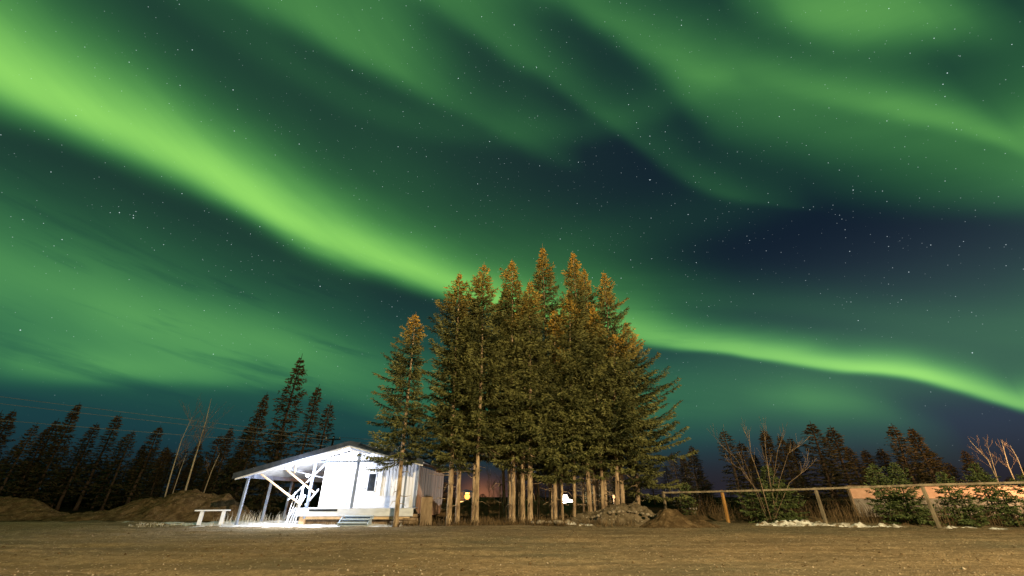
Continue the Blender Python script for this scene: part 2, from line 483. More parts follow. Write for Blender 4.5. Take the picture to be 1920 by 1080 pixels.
def street_lamp(base, h, arm, label, color, power, glow, group=None, head=.55, sz=.15):
    b = Vector(base); top = b + Vector((0, 0, h)); tip = top + Vector(arm)
    e = empty('street_lamp', base, label, 'street lamp', group)
    MB().tube([b, b + Vector((0, 0, h))], [.11, .07], 8).build('pole', M['lamp_metal'], e, True)
    MB().tube([top, top + Vector(arm) * .5 + Vector((0, 0, .18)), tip], [.05, .04, .035], 6).build('arm', M['lamp_metal'], e, True)
    hd = MB().box(tip + Vector((0, 0, .07)), (head, head * .6, .14)).build('lamp_head', M['lamp_metal'], e, bevel=.03)
    MB().tube([tip - Vector((0, 0, .0)), tip - Vector((0, 0, sz * .5)), tip - Vector((0, 0, sz))], [head * .28, head * .26, head * .12], 10).build('bulb', emis('lamp_glow', color, glow), e, True)
    point_light('lamp_light', tip - Vector((0, 0, sz + .12)), power, color, .12, e)
    return e

# ------------------------------------------------------------------ lamps behind the camera (they light the yard and the trees)
street_lamp((15.0, -12.0, 0), 13.0, (-1.6, .6, .2), 'tall sodium street lamp at the edge of the gravel yard behind the viewer', (1.0, .74, .38), 84000, 40, 'sodium street lamps')

# ------------------------------------------------------------------ ground: one sheet, fine near the viewer, reaching the horizon
def axis(a, b, step, far0, far1):
    mid = list(np.arange(a, b + 1e-6, step))
    lo, hi, s = [], [], step
    x = a
    while x > far0: s *= 1.28; x -= s; lo.append(x)
    s = step; x = b
    while x < far1: s *= 1.28; x += s; hi.append(x)
    return np.array(lo[::-1] + mid + hi)
def hgt(x, y):
    near = np.clip((34 - y) / 6, 0, 1)
    h = .045 * fbm(x * .30, y * .42, 3) + .05 * fbm(x * .9 + 30, y * 1.2, 3) + .028 * fbm(x * 3.1, y * 3.4 + 9, 3)
    ruts = .060 * fbm(x * .13 + 3, (y + .12 * x) * 1.5, 2) + .030 * fbm(x * .3 + 8, (y + .16 * x) * 4.2, 2)
    for y0, sl, am, ph in ((11.2, -.05, .9, .3), (13.9, .06, 1.1, 2.0), (17.6, -.03, .8, 4.0)):      # wheel tracks, two ruts each
        for off in (0, 1.55):
            d = (y - (y0 + off + sl * x + am * np.sin(x * .11 + ph))) / .22
            ruts = ruts + (-.055 * np.exp(-d * d) + .022 * np.exp(-(np.abs(d) - 1.7) ** 2 * 2)) * (.7 + .6 * fbm(x * .5 + y0, y * .2, 2))
    rough = .10 * fbm(x * .8, y * .8, 4) * np.clip((y - 23.6) / 3, 0, 1)
    return (h + ruts) * near + rough - .02 + np.clip((y - 23.8) / 3, 0, 1) * .05
gx = axis(-24, 27, .15, -1500, 1500); gy = axis(6.5, 27, .12, -700, 2500)
X, Y = np.meshgrid(gx, gy, indexing='ij')
Z = hgt(X, Y)
nx, ny = X.shape
idx = np.arange(nx * ny).reshape(nx, ny)
F = np.stack([idx[:-1, :-1], idx[1:, :-1], idx[1:, 1:], idx[:-1, 1:]], -1).reshape(-1, 4)
me = mesh_np('ground', np.stack([X, Y, Z], -1).reshape(-1, 3), F)
me.polygons.foreach_set('use_smooth', [True] * len(me.polygons))
ground = link_mesh('ground', me, M['gravel'])
ground['kind'] = 'structure'

# loose stones on the gravel
rs = np.random.RandomState(3)
ico_v = np.array([(0,0,1),(.9,0,.1),(.3,.85,-.1),(-.75,.5,.15),(-.7,-.55,-.05),(.25,-.9,.1),(0,0,-1)], float)
ico_f = np.array([(0,1,2),(0,2,3),(0,3,4),(0,4,5),(0,5,1),(6,2,1),(6,3,2),(6,4,3),(6,5,4),(6,1,5)])
def stones(name, pts, sizes, mat, flat=.65):
    n = len(pts); V = np.repeat(ico_v[None], n, 0) * (1 + .28 * rs.randn(n, 7, 3))
    a = rs.rand(n) * 6.28; c, s = np.cos(a)[:, None], np.sin(a)[:, None]
    Vx = V[..., 0] * c - V[..., 1] * s; Vy = V[..., 0] * s + V[..., 1] * c
    V = np.stack([Vx, Vy, V[..., 2] * flat], -1) * np.asarray(sizes)[:, None, None] + np.asarray(pts)[:, None]
    Fq = (ico_f[None] + (np.arange(n) * 7)[:, None, None]).reshape(-1, 3)
    return link_mesh(name, mesh_np(name, V.reshape(-1, 3), Fq, 3), mat)
n = 9000
sy = 7.0 + 17.5 * rs.rand(n) ** 1.1; sx = (rs.rand(n) * 2 - 1) * (sy * 1.13 + 1)
keep = fbm(sx * .35, sy * .5, 3) + .35 * rs.randn(n) > -.05
sx, sy = sx[keep], sy[keep]
sz = .008 + .018 * rs.rand(len(sx)) ** 3 + .022 * (rs.rand(len(sx)) > .988)
o = stones('gravel_stones', np.stack([sx, sy, hgt(sx, sy) + sz * .2], -1), sz, M['stone'])
tag(o, 'loose pale stones scattered over the brown gravel yard', 'gravel', kind='stuff')

n = 2600
cy = 7.5 + 16.5 * rs.rand(n); cx = (rs.rand(n) * 2 - 1) * (cy * 1.13 + 1)
keep = fbm(cx * .25 + 9, cy * .8, 3) + .25 * rs.randn(n) > .05
cx, cy = cx[keep], cy[keep]
cs = .015 + .035 * rs.rand(len(cx)) ** 3
o = stones('dirt_clods', np.stack([cx, cy, hgt(cx, cy) + cs * .15], -1), cs, M['dirt'])
tag(o, 'dark clods of soil scattered over the gravel yard', 'gravel', kind='stuff')

# ------------------------------------------------------------------ heaps of earth, rubble and snow
def heap(name, bumps, mat, label=None, cat=None, kind=None, rough=.12, step=.14, seed=0, sharp=1.0, freq=1.0):
    """earth heaped up: overlapping smooth mounds with lumps; bumps are (x, y, half width, half depth, height)"""
    x0 = min(b[0] - b[2] for b in bumps) - .2; x1 = max(b[0] + b[2] for b in bumps) + .2
    y0 = min(b[1] - b[3] for b in bumps) - .2; y1 = max(b[1] + b[3] for b in bumps) + .2
    xs = np.arange(x0, x1 + step, step); ys = np.arange(y0, y1 + step, step)
    X, Y = np.meshgrid(xs, ys, indexing='ij')
    wx = X + .35 * fbm(X * .8 * freq + seed, Y * .8 * freq, 3); wy = Y + .35 * fbm(X * .8 * freq, Y * .8 * freq + seed + 40, 3)
    H = np.zeros_like(X)
    for bx, by, sx_, sy_, h in bumps:
        r = np.sqrt(((wx - bx) / sx_) ** 2 + ((wy - by) / sy_) ** 2)
        t = np.clip(1 - r, 0, 1)
        H = np.maximum(H, h * (t * t * (3 - 2 * t)) ** sharp)
    top = H.max()
    H = H * (1 + .25 * fbm(X * 1.1 * freq + seed * 3, Y * 1.1 * freq, 3)) + np.clip(H / top * 4, 0, 1) * rough * (fbm(X * 2.6 * freq, Y * 2.6 * freq + seed, 4))
    Z = H - .07 + np.where(H > .01, hgt(X, Y) * .5, -.1)
    nx, ny = X.shape; idx = np.arange(nx * ny).reshape(nx, ny)
    F = np.stack([idx[:-1, :-1], idx[1:, :-1], idx[1:, 1:], idx[:-1, 1:]], -1).reshape(-1, 4)
    hv = H.ravel(); F = F[(hv[F] > .004).any(1)]
    used, inv = np.unique(F, return_inverse=True)
    V = np.stack([X, Y, Z], -1).reshape(-1, 3)[used]
    me = mesh_np(name, V, inv.reshape(-1, 4))
    me.polygons.foreach_set('use_smooth', [True] * len(me.polygons))
    o = link_mesh(name, me, mat)
    return tag(o, label, cat, kind=kind)

heap('dirt_pile', [(-22.0, 31, 4.0, 3.2, 1.75), (-24.6, 31.2, 3.6, 3, 1.25), (-20.0, 31, 2.6, 2.6, 1.5), (-27.4, 30.5, 3.5, 2.6, .55)], M['dirt'],
     'broad brown dirt pile behind the small white bench', 'dirt pile', seed=2, rough=.20, sharp=.62, freq=1.5)
heap('dirt_pile', [(-33.8, 30.5, 5.6, 2.8, 1.35), (-38, 30.5, 5, 3, 1.4)], M['dirt'], 'low dark dirt pile under the leaning dark spruces, cut by the frame edge', 'dirt pile', seed=5, rough=.12, freq=1.4)
heap('rock_pile', [(6.4, 26.4, 2.1, 1.7, 1.12), (7.3, 26.6, 1.9, 1.5, 1.02), (4.4, 26.4, 2.0, 1.5, .62), (5.2, 26.2, 1.9, 1.5, .8)], M['rubble'],
     'grey pile of rocks and frozen soil at the foot of the spruce clump', 'rock pile', seed=9, rough=.34, sharp=.7, step=.09)
heap('dirt_pile', [(8.45, 24.6, 1.9, 1.3, .86), (9.8, 24.6, 1.7, 1.0, .36), (7.6, 24.3, 1.2, .9, .4)], M['dirt'], 'small smooth brown dirt pile leaning against the grey rock pile', 'dirt pile', seed=12, rough=.14, step=.07, freq=1.6)
heap('earth_bank', [(-2.4, 37, 5.2, 2.5, 1.35), (1.6, 37.5, 5.0, 2.5, 1.2), (5.2, 37, 4.6, 2.4, 1.1), (-5.5, 38, 4, 2.5, .9)], M['brush'], kind='structure', seed=21, rough=.12)
heap('earth_bank', [(13, 30.2, 5, 2.2, .40), (18.5, 27.8, 6, 2.0, .30), (24, 26, 6, 2.2, .34)], M['brush'], kind='structure', seed=24, rough=.10)
heap('earth_bank', [(-3.4, 25.6, 3.4, 1.6, .16), (-.8, 26, 3.2, 1.6, .17), (2.2, 26, 2.8, 1.6, .25)], M['dirt'], kind='structure', seed=27, rough=.1)

# snow left by the thaw
heap('snow_patch', [(14.0, 25.0, 1.0, .55, .26), (14.9, 25.05, 1.3, .5, .30), (15.7, 24.95, 1.4, .5, .29), (16.5, 24.7, 1.0, .4, .2)], M['snow'], 'thick lumpy snow bank under the bare many-stemmed bush at the fence', 'snow bank', seed=31, rough=.17, step=.05, sharp=.8, freq=2.0)
heap('snow_patch', [(17.2, 24.4, 1.1, .35, .2), (18.1, 24.1, 1.2, .35, .2), (19.0, 23.8, .9, .3, .17), (19.5, 23.4, .8, .28, .15)], M['snow'], 'thin broken snow bank between the two leaning grey fence posts', 'snow bank', seed=33, rough=.16, step=.05, sharp=.8, freq=2.0)
heap('snow_patch', [(21.3, 22.6, .9, .22, .17), (22.3, 22.5, 1.0, .22, .16), (23.3, 22.2, .9, .2, .15)], M['snow'], 'narrow strip of snow along the gravel past the last fence post', 'snow bank', seed=35, rough=.07, step=.06, sharp=.8, freq=1.5)
heap('snow_patch', [(3.2, 25.1, .7, .3, .2), (4.1, 24.7, .6, .3, .17)], M['snow'], 'small dirty snow patch in front of the thin trunks beside the rock pile', 'snow bank', seed=37, rough=.1, step=.06, sharp=.8, freq=1.5)
heap('frosted_ground', [(-13.3, 26.6, 4.2, 3.4, .15), (-10.5, 25.0, 4.2, 1.3, .12), (-16.5, 26.6, 3.6, 2.6, .12), (-21, 26.5, 5, 1.4, .10), (-7.6, 24.9, 1.9, 1.0, .12)], M['frost'], kind='structure', seed=41, rough=.06, sharp=.4)

# pale stones lying at the foot of the clump, each of them one stone
rr = random.Random(5)
def stone(x, y, s, label):
    bm = bmesh.new(); bmesh.ops.create_icosphere(bm, subdivisions=2, radius=s)
    for v in bm.verts:
        k = 1 + .35 * float(fbm(v.co.x * 2 / s + x, v.co.y * 2 / s + v.co.z / s + y, 2))
        v.co = Vector((v.co.x * k * 1.2, v.co.y * k, v.co.z * k * .75))
    me = bpy.data.meshes.new('stone'); bm.to_mesh(me); bm.free()
    o = link_mesh('stone', me, M['stone']); o.location = (x, y, .10 + s * .35); o.rotation_euler = (0, 0, rr.random() * 6)
    return tag(o, label, 'stone', 'pale stones at the foot of the spruces')
for i in range(18):
    px = rr.uniform(998, 1068)
    y = rr.uniform(24.7, 25.6)
    stone(P(px, 970, y).x, y, rr.uniform(.07, .15), 'pale stone lying in the row in front of the middle spruce trunks')
for i in range(30):
    a = rr.uniform(0, 1); x = 4.4 + 3.6 * a
    stone(x, 25.2 + rr.uniform(-.3, .5), rr.uniform(.05, .12), 'pale stone lying on the lower slope of the rock pile').location.z += .22 + .3 * math.sin(a * 3.1)

# ------------------------------------------------------------------ spruces
def crown_np(seed, z0, z1, Rm, lean=(0, 0), gap=.38, per=6, step=.10, sub=4, blade=(.19, .026), top_w=.34, power=.8, side=None, toplit_from=.72):
    """needle sprays on drooping boughs, as arrays of four-cornered blades; returns verts, faces, tint, cone"""
    r = np.random.RandomState(seed)
    H = z1 - z0
    zs = []
    z = z0
    while z < z1 - .12:
        t = (z - z0) / H
        nb = max(3, int(per * (1.1 - .35 * t) + r.rand()))
        for k in range(nb): zs.append((z + r.randn() * .05, 2 * math.pi * (k + r.rand() * .8) / nb))
        z += gap * (1 - .45 * t) * (.75 + .5 * r.rand())
    zs = np.array(zs); zb, az = zs[:, 0], zs[:, 1]
    B = len(zb)
    t = np.clip((zb - z0) / H, 0, 1)
    lump = 1 + .42 * vnoise(az * 1.3 + seed, zb * .8) * 2
    L = (Rm * (1 - t) ** power * (.45 + .55 * np.clip(t / .10, 0, 1)) + top_w * np.clip((1 - t) * 6, .12, 1) * .8) * (.48 + .72 * r.rand(B)) * lump
    L = np.where(r.rand(B) < .05, L * 1.28, L)
    if side is not None: L = L * (1 + side[1] * np.cos(az - side[0]))
    L = np.clip(L, .12, None)
    slope = -.40 + .95 * t ** 1.3 + .10 * r.randn(B)
    curl = .34 - .10 * t + .08 * r.randn(B)
    # sprays along each bough
    ns = np.maximum(3, (L / step).astype(int)) * 2
    bi = np.repeat(np.arange(B), ns)
    k = np.concatenate([np.arange(n) for n in ns])
    s = (k // 2 + .6 * r.rand(len(k)) + .4) / (ns[bi] / 2)
    s = .12 + .88 * np.clip(s, 0, 1)
    sgn = np.where(k % 2 == 0, 1., -1.)
    ca, sa = np.cos(az[bi]), np.sin(az[bi])
    rad = L[bi] * s
    bz = zb[bi] + L[bi] * (slope[bi] * s + curl[bi] * s * s)
    tb = np.clip((bz - z0) / H, 0, 1)
    ox = lean[0] * tb; oy = lean[1] * tb
    org = np.stack([ca * rad + ox, sa * rad + oy, bz], -1)
    ln = (.16 + .30 * np.sqrt(L[bi]) * (1.05 - s)) * (.7 + .6 * r.rand(len(s))) * np.clip(.22 + (1 - tb) * 6, 0, 1)
    fa = .85 + .35 * r.randn(len(s))                      # angle away from the bough
    rx, ry = ca, sa
    tx, ty = -sa * sgn, ca * sgn
    d = np.stack([rx * np.cos(fa) + tx * np.sin(fa), ry * np.cos(fa) + ty * np.sin(fa), slope[bi] * .5 + 1.2 * curl[bi] * s - .30 + .10 * r.randn(len(s))], -1)
    d /= np.linalg.norm(d, axis=1, keepdims=True)
    N = len(s)
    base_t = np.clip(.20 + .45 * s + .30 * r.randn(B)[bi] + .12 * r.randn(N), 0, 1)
    toplit_b = np.clip((tb - toplit_from) / (1 - toplit_from), 0, 1) ** .9  # painted top light, growing towards the tip
    os_, ds_, ls_, ti, co = [org], [d], [ln], [base_t * .8], [toplit_b * .7]
    for j in range(sub):
        f = (j + .5 + .5 * r.rand(N)) / (sub + .3)
        dd = d + r.randn(N, 3) * .36; dd[:, 2] -= .16
        dd /= np.linalg.norm(dd, axis=1, keepdims=True)
        os_.append(org + d * (ln * f)[:, None]); ds_.append(dd)
        ls_.append(blade[0] * (.7 + .7 * r.rand(N)) * np.clip(.35 + (1 - tb) * 6, 0, 1))
        ti.append(np.clip(base_t + .2 * r.randn(N), 0, 1)); co.append(toplit_b * (r.rand(N) < .35 + .5 * toplit_b))
    o = np.concatenate(os_); d = np.concatenate(ds_); l = np.concatenate(ls_); ti = np.concatenate(ti); co = np.concatenate(co)
    q = r.randn(len(o), 3); wv = np.cross(d, q); wv /= np.linalg.norm(wv, axis=1, keepdims=True) + 1e-9
    w = (blade[1] * (.7 + .6 * r.rand(len(o))))[:, None]
    mid = o + d * (l * .45)[:, None]
    V = np.stack([o, mid + wv * w, o + d * l[:, None], mid - wv * w], 1).reshape(-1, 3)
    F = np.arange(len(V)).reshape(-1, 4)
    # the boughs themselves: thin dark strips
    return V, F, ti, co

def trunk_mb(z0, z1, r0, lean, seed, sides=9, stubs=0, zc=3.2, bend=.05):
    r = random.Random(seed); m = MB()
    n = 10
    pts, rad = [], []
    bx, by = r.uniform(-bend, bend), r.uniform(-bend, bend)
    for i in range(n + 1):
        t = i / n
        z = z0 + (z1 - z0) * t
        pts.append((lean[0] * t + bx * math.sin(t * 9), lean[1] * t + by * math.sin(t * 8 + 1), z))
        rad.append(r0 * (1 - t) ** .8 * (1.0 + (.35 if i == 0 else 0)) + .012)
    # extra ring just above the flare
    pts.insert(1, (lean[0] * .03, lean[1] * .03, z0 + .45)); rad.insert(1, r0 * 1.02)
    m.tube(pts, rad, sides)
    for i in range(stubs):
        z = r.uniform(.9, zc + 1.2); a = r.uniform(0, 6.28); L = r.uniform(.12, .35) if r.random() < .6 else r.uniform(.5, 1.3)
        t = (z - z0) / (z1 - z0); p = Vector((lean[0] * t, lean[1] * t, z))
        dr = Vector((math.cos(a), math.sin(a), 0))
        q1 = p + dr * (r0 + L * .5) + Vector((0, 0, r.uniform(-.12, .1))); q2 = p + dr * (r0 + L) + Vector((0, 0, r.uniform(-.4, .12)))
        m.tube([p + dr * r0 * .5, q1, q2], [.022, .014, .006], 4)
    return m

ORD = ['first', 'second', 'third', 'fourth', 'fifth', 'sixth', 'seventh', 'eighth', 'ninth', 'tenth', 'eleventh', 'twelfth', 'thirteenth',
       'fourteenth', 'fifteenth', 'sixteenth', 'seventeenth', 'eighteenth', 'nineteenth', 'twentieth', 'twenty-first', 'twenty-second', 'twenty-third', 'twenty-fourth', 'twenty-fifth']

# base px, distance, trunk radius, tip px, tip py, crown radius, crown base height, what its label says
CLUMP = [
 (841, 24.7, .15, 862, 508, 2.15, 3.3, 'tall spruce at the house end of the clump, beside the stained side wall'),
 (857, 25.6, .13, 880, 545, 1.9, 3.2, 'spruce standing close behind the end trunk nearest the house'),
 (886, 26.6, .09, 893, 560, 1.8, 3.6, 'slim spruce whose trunk crosses the orange lamp glow'),
 (893, 24.8, .125, 908, 491, 2.1, 4.0, 'tall spruce with a pale bare trunk standing forward beside the orange lamp'),
 (947, 28.2, .10, 935, 565, 1.8, 3.4, 'hidden spruce whose dark trunk starts the middle row'),
 (956, 27.2, .11, 948, 530, 1.8, 3.2, 'spruce with a leaning trunk at the lamp side of the middle row'),
 (962, 26.0, .13, 960, 484, 2.0, 3.2, 'tall spruce with a round orange-lit tip, left of the tallest tip'),
 (970, 28.4, .11, 976, 570, 1.8, 3.3, 'shaded spruce wedged between two lit trunks of the middle row'),
 (980, 26.0, .14, 984, 560, 2.0, 3.2, 'spruce with a stout lit trunk in the middle row'),
 (994, 25.9, .16, 993, 523, 2.0, 3.2, 'spruce with the thickest lit trunk, at the bank side of the middle row'),
 (1010, 30.5, .08, 1003, 610, 1.6, 3.0, 'thin spruce standing alone in the dark gap behind the clump'),
 (1034, 27.6, .11, 1017, 457, 2.0, 3.4, 'tallest spruce of all, its narrow tip lit yellow'),
 (1041, 26.5, .12, 1040, 575, 2.0, 3.0, 'spruce with a pale trunk beside the white floodlight'),
 (1048, 29.0, .10, 1046, 590, 1.7, 3.2, 'shaded spruce standing behind the trunk by the floodlight'),
 (1055, 26.3, .07, 1052, 640, 1.5, 2.9, 'slender short spruce right in front of the white floodlight'),
 (1077, 26.3, .095, 1066, 540, 1.9, 3.0, 'spruce with a clean straight trunk just past the white floodlight'),
 (1096, 29.2, .07, 1084, 580, 1.6, 3.0, 'thin shaded spruce standing behind the stout trunk on the bank'),
 (1108, 26.8, .14, 1074, 470, 1.9, 3.2, 'tall spruce with a broad yellow tip, second highest of the clump'),
 (1116, 27.6, .06, 1102, 560, 1.5, 2.8, 'very thin spruce trunk rising from the rock pile'),
 (1122, 29.4, .13, 1094, 500, 1.7, 3.2, 'spruce with a wide brown trunk standing behind the rock pile'),
 (1131, 27.0, .10, 1112, 570, 1.9, 3.2, 'spruce with the thinner of twin lit trunks behind the rock pile'),
 (1138, 28.0, .11, 1122, 600, 1.8, 3.1, 'spruce with the thicker of twin lit trunks behind the rock pile'),
 (1157, 27.0, .135, 1150, 620, 2.3, 3.2, 'spruce with a lone stout trunk above the rock pile crest'),
 (1171, 27.7, .13, 1131, 506, 2.3, 3.0, 'tall spruce with a pointed yellow tip at the fence end of the clump'),
 (1200, 28.5, .12, 1172, 600, 2.7, 2.0, 'wide spruce with long low boughs reaching towards the rail fence'),
]
def spruce(i, bpx, Yd, r0, tpx, tpy, Rm, zc, label, group, side=None, z_base=-.05, z_jit=0.0, **kw):
    zc += z_jit + (.35 if i < 24 else 0); Rm *= 1.14 if i != 40 else 1.0
    b = P(bpx, 980, Yd); b.z = 0
    tip = P(tpx, tpy, Yd + .2)
    lean = (tip.x - b.x, .2)
    e = empty('spruce_tree', (b.x, b.y, z_base), label, 'spruce tree', group)
    z1 = tip.z - z_base
    zt = z1 - .22
    tm = trunk_mb(0, z1, r0, lean, i, stubs=14, zc=zc)
    tm.v = [(v[0] + b.x, v[1] + b.y, v[2] + z_base) for v in tm.v]
    tm.build('trunk', M['bark'], e, True, fix=False)
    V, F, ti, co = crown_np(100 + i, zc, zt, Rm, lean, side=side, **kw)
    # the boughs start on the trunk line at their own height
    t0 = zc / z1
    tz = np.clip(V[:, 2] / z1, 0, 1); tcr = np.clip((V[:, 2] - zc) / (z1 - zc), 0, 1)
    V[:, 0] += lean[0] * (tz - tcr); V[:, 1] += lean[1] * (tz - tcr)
    me = mesh_np('crown', V, F, 4, {'tint': ti, 'toplit': co})
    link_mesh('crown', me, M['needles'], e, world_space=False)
    return e
for i, c in enumerate(CLUMP):
    sd = (0.0, .45) if i == 24 else ((0.2, .25) if i in (22, 23) else ((math.pi, .15) if i < 2 else None))
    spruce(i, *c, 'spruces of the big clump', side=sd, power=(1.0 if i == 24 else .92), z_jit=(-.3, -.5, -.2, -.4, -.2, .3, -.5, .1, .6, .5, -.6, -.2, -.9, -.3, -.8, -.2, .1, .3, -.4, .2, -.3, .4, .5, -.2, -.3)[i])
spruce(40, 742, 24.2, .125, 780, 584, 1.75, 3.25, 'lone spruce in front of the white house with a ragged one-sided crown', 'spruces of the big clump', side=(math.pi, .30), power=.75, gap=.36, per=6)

# ------------------------------------------------------------------ dark spruces of the surrounding forest: five shapes, copied
def far_variant(k):
    e = empty('spruce_tree', (0, 0, -50), 'x', 'spruce tree')
    lean = (0, 0)
    Rm = (.75, 1.05, 1.35, 1.65, .85, .6, 1.2, 1.5)[k]
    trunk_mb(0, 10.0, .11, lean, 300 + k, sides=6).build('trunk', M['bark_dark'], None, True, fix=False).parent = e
    V, F, ti, co = crown_np(200 + k, (.9, 1.4, .7, .5, 2.4, 1.8, .8, .4)[k], 9.75, Rm, gap=(.36, .40, .34, .42, .5, .38, .52, .36)[k], per=(6, 6, 6, 6, 5, 5, 5, 7)[k], step=.16, sub=2, blade=(.20, .04), top_w=.10, power=(.95, .85, 1.0, 1.05, .9, .7, .75, 1.25)[k], toplit_from=.3)
    link_mesh('crown', mesh_np('crown', V, F, 4, {'tint': ti, 'toplit': co}), M['needles_far'], e, world_space=False)
    return e
FAR = [far_variant(k) for k in range(8)]
used = set()
rf = random.Random(11)
def far_spruce(k, tpx, tpy, Yd, label, group, wide=1.0, lean=0.0):
    if k < 3 and rf.random() < .5: k += 5
    tip = P(tpx, tpy, Yd)
    if k in used:
        src = FAR[k]
        e = src.copy(); COL.objects.link(e)
        for ch in src.children:
            c = ch.copy(); COL.objects.link(c); c.parent = e
    else:
        e = FAR[k]; used.add(k)
    s = tip.z / 10.0
    e.location = (tip.x, Yd, -.02)
    e.scale = (max(.6, s ** .5) * wide, max(.6, s ** .5) * wide, s)
    e.rotation_euler = (rf.uniform(-.02, .02), lean, rf.uniform(0, 6.28))
    return tag(e, label, 'spruce tree', group)
GL = 'dark spruces on the house side of the clearing'
GR = 'dark spruces beyond the rail fence'
LEFT = [
 (0, 8, 768, 44, 'brown-lit spruce at the very edge behind the low dark dirt pile'), (2, 28, 766, 46, 'brown-lit spruce second from the edge, behind the low dark dirt pile'),
 (4, 68, 790, 43, 'slim reddish spruce lit brown, standing before the edge forest'), (1, 38, 826, 52, 'short dark spruce between the two brown-lit edge spruces'),
 (0, 95, 800, 49, 'dark spruce tucked against the tallest spruce over the low dirt pile'), (2, 150, 753, 48, 'tallest dark spruce above the dirt piles, crossed by the power lines'),
 (3, 112, 783, 50, 'dark spruce whose tip shows just beside the tallest one over the dirt piles'), (1, 128, 838, 55, 'low dark spruce under the tallest one over the dirt piles'),
 (0, 183, 790, 50, 'dark spruce with a thin club tip, next after the tallest over the dirt piles'), (1, 160, 815, 54, 'small dark spruce below the club-tipped spruce'),
 (0, 222, 774, 50, 'dark spruce with a needle-thin tip touching the middle power line'), (4, 233, 812, 53, 'dark spruce with a blunt tip right of the needle-thin one'),
 (1, 254, 804, 50, 'dark spruce with a doubled tip over the broad dirt pile'), (0, 297, 796, 48, 'dark narrow spruce last before the bare birches'),
 (2, 274, 830, 53, 'wide dark spruce low behind the narrow one near the birches'), (3, 318, 834, 50, 'dark spruce behind the smaller bare birch'),
 (1, 350, 838, 56, 'dark spruce seen between the two bare birches'), (2, 378, 826, 57, 'dark spruce behind the tall bare birch'),
 (3, 412, 812, 55, 'dim spruce between the tall birch and the house roof'), (1, 437, 798, 54, 'dim spruce rising above the low end of the house roof'),
 (2, 497, 734, 47, 'dark spruce with a thin tip just left of the high one behind the house'), (3, 566, 661, 46, 'highest dark spruce behind the house roof, ragged and broad'),
 (0, 592, 720, 46, 'very slim spruce next to the high one behind the house'), (4, 618, 750, 47, 'slim pale-stemmed spruce nearest the house ridge'),
 (1, 470, 790, 50, 'low dark spruce filling the gap behind the carport roof'), (2, 530, 800, 54, 'low dark spruce behind the middle of the carport roof'),
 (3, 455, 840, 58, 'low broad spruce seen through the carport posts'), (2, 520, 850, 60, 'low dark spruce seen under the carport roof'),
]
for k, px, py, Yd, lab in LEFT: far_spruce(k, px, py, Yd, lab, GL, wide=rf.uniform(1.2, 1.6), lean=rf.uniform(-.03, .05))
RIGHT = [
 (2, 1292, 834, 50, 'black spruce tallest in the gap between the clump and the fence'), (1, 1262, 846, 54, 'black spruce half hidden by the long low boughs of the clump'), (0, 1278, 850, 58, 'thin black spruce in the gap behind the rail end'),
 (3, 1310, 880, 60, 'low black spruce at the edge of the open gap'),
 (4, 1360, 802, 40, 'spruce with a blunt tip at the edge of the open gap behind the tan post'), (3, 1384, 826, 41, 'broad spruce behind the bare bush, next to the blunt one'),
 (0, 1430, 802, 42, 'thin pointed spruce rising behind the bare bush'), (2, 1462, 814, 42, 'spruce with twin tips between the bare bush and the tallest fence spruce'), (1, 1478, 819, 45, 'spruce behind the twin-tipped one beyond the fence'),
 (3, 1514, 789, 41, 'tall full brown-lit spruce above the leaning grey post'), (1, 1555, 797, 42, 'spruce with a thin ragged tip above the near end of the pink wall'), (2, 1592, 836, 44, 'dark spruce in the dip above the corner of the pink wall'),
 (0, 1618, 840, 47, 'small dark spruce in the dip, first of a low pair'), (1, 1645, 838, 48, 'small dark spruce in the dip, second of a low pair'),
 (3, 1667, 792, 41, 'tall brown-lit spruce above the middle of the pink wall'), (2, 1712, 799, 42, 'tall spruce with a crooked tip over the last fence post'), (3, 1742, 840, 43, 'broad low spruce sloping down from the crooked-tipped one'),
 (1, 1775, 866, 46, 'low brown spruce over the pink wall before the birches'), (2, 1805, 842, 44, 'dark spruce with a bent tip beside the orange-lit birches'), (3, 1835, 880, 46, 'low spruce behind the orange-lit birches'),
 (3, 1890, 892, 47, 'low spruce at the frame edge behind the last birch'), (2, 1410, 850, 48, 'low dark spruce filling in behind the bare bush'), (3, 1540, 850, 50, 'low dark spruce behind the pair over the corner of the pink wall'), (3, 1690, 850, 50, 'low dark spruce between the two tall ones over the pink wall'),
]
for k, px, py, Yd, lab in RIGHT: far_spruce(k, px, py, Yd, lab, GR, wide=rf.uniform(1.4, 1.9), lean=rf.uniform(-.04, .04))
for i, (px, py) in enumerate([(985, 905), (1004, 890), (1022, 900), (1042, 896), (1066, 904), (1088, 893), (1112, 880), (1140, 890), (1165, 880), (905, 925), (850, 880), (826, 868)]):
    far_spruce(rf.choice([1, 2, 3]), px, py, rf.uniform(60, 80), 'dark spruce far behind the trunks of the clump', 'spruces far behind the clump', wide=2.0)
for i in range(34):
    far_spruce(rf.choice([1, 2, 3]), -40 + i * 15.5 + rf.uniform(-6, 6), rf.uniform(838, 876), rf.uniform(58, 68), 'dark spruce deep in the forest behind the dirt piles', 'spruces deep in the forest', wide=1.9)
for i in range(46):           # the far edge of the forest
    px = rf.choice([rf.uniform(-120, 830), rf.uniform(1100, 1330), rf.uniform(1250, 2050)])
    far_spruce(rf.choice([1, 2, 3]), px, rf.uniform(895, 915) if 1290 < px < 1370 else rf.uniform(868, 905), rf.uniform(75, 110), 'small black spruce far off at the edge of the clearing', 'spruces of the far forest edge', wide=1.9)

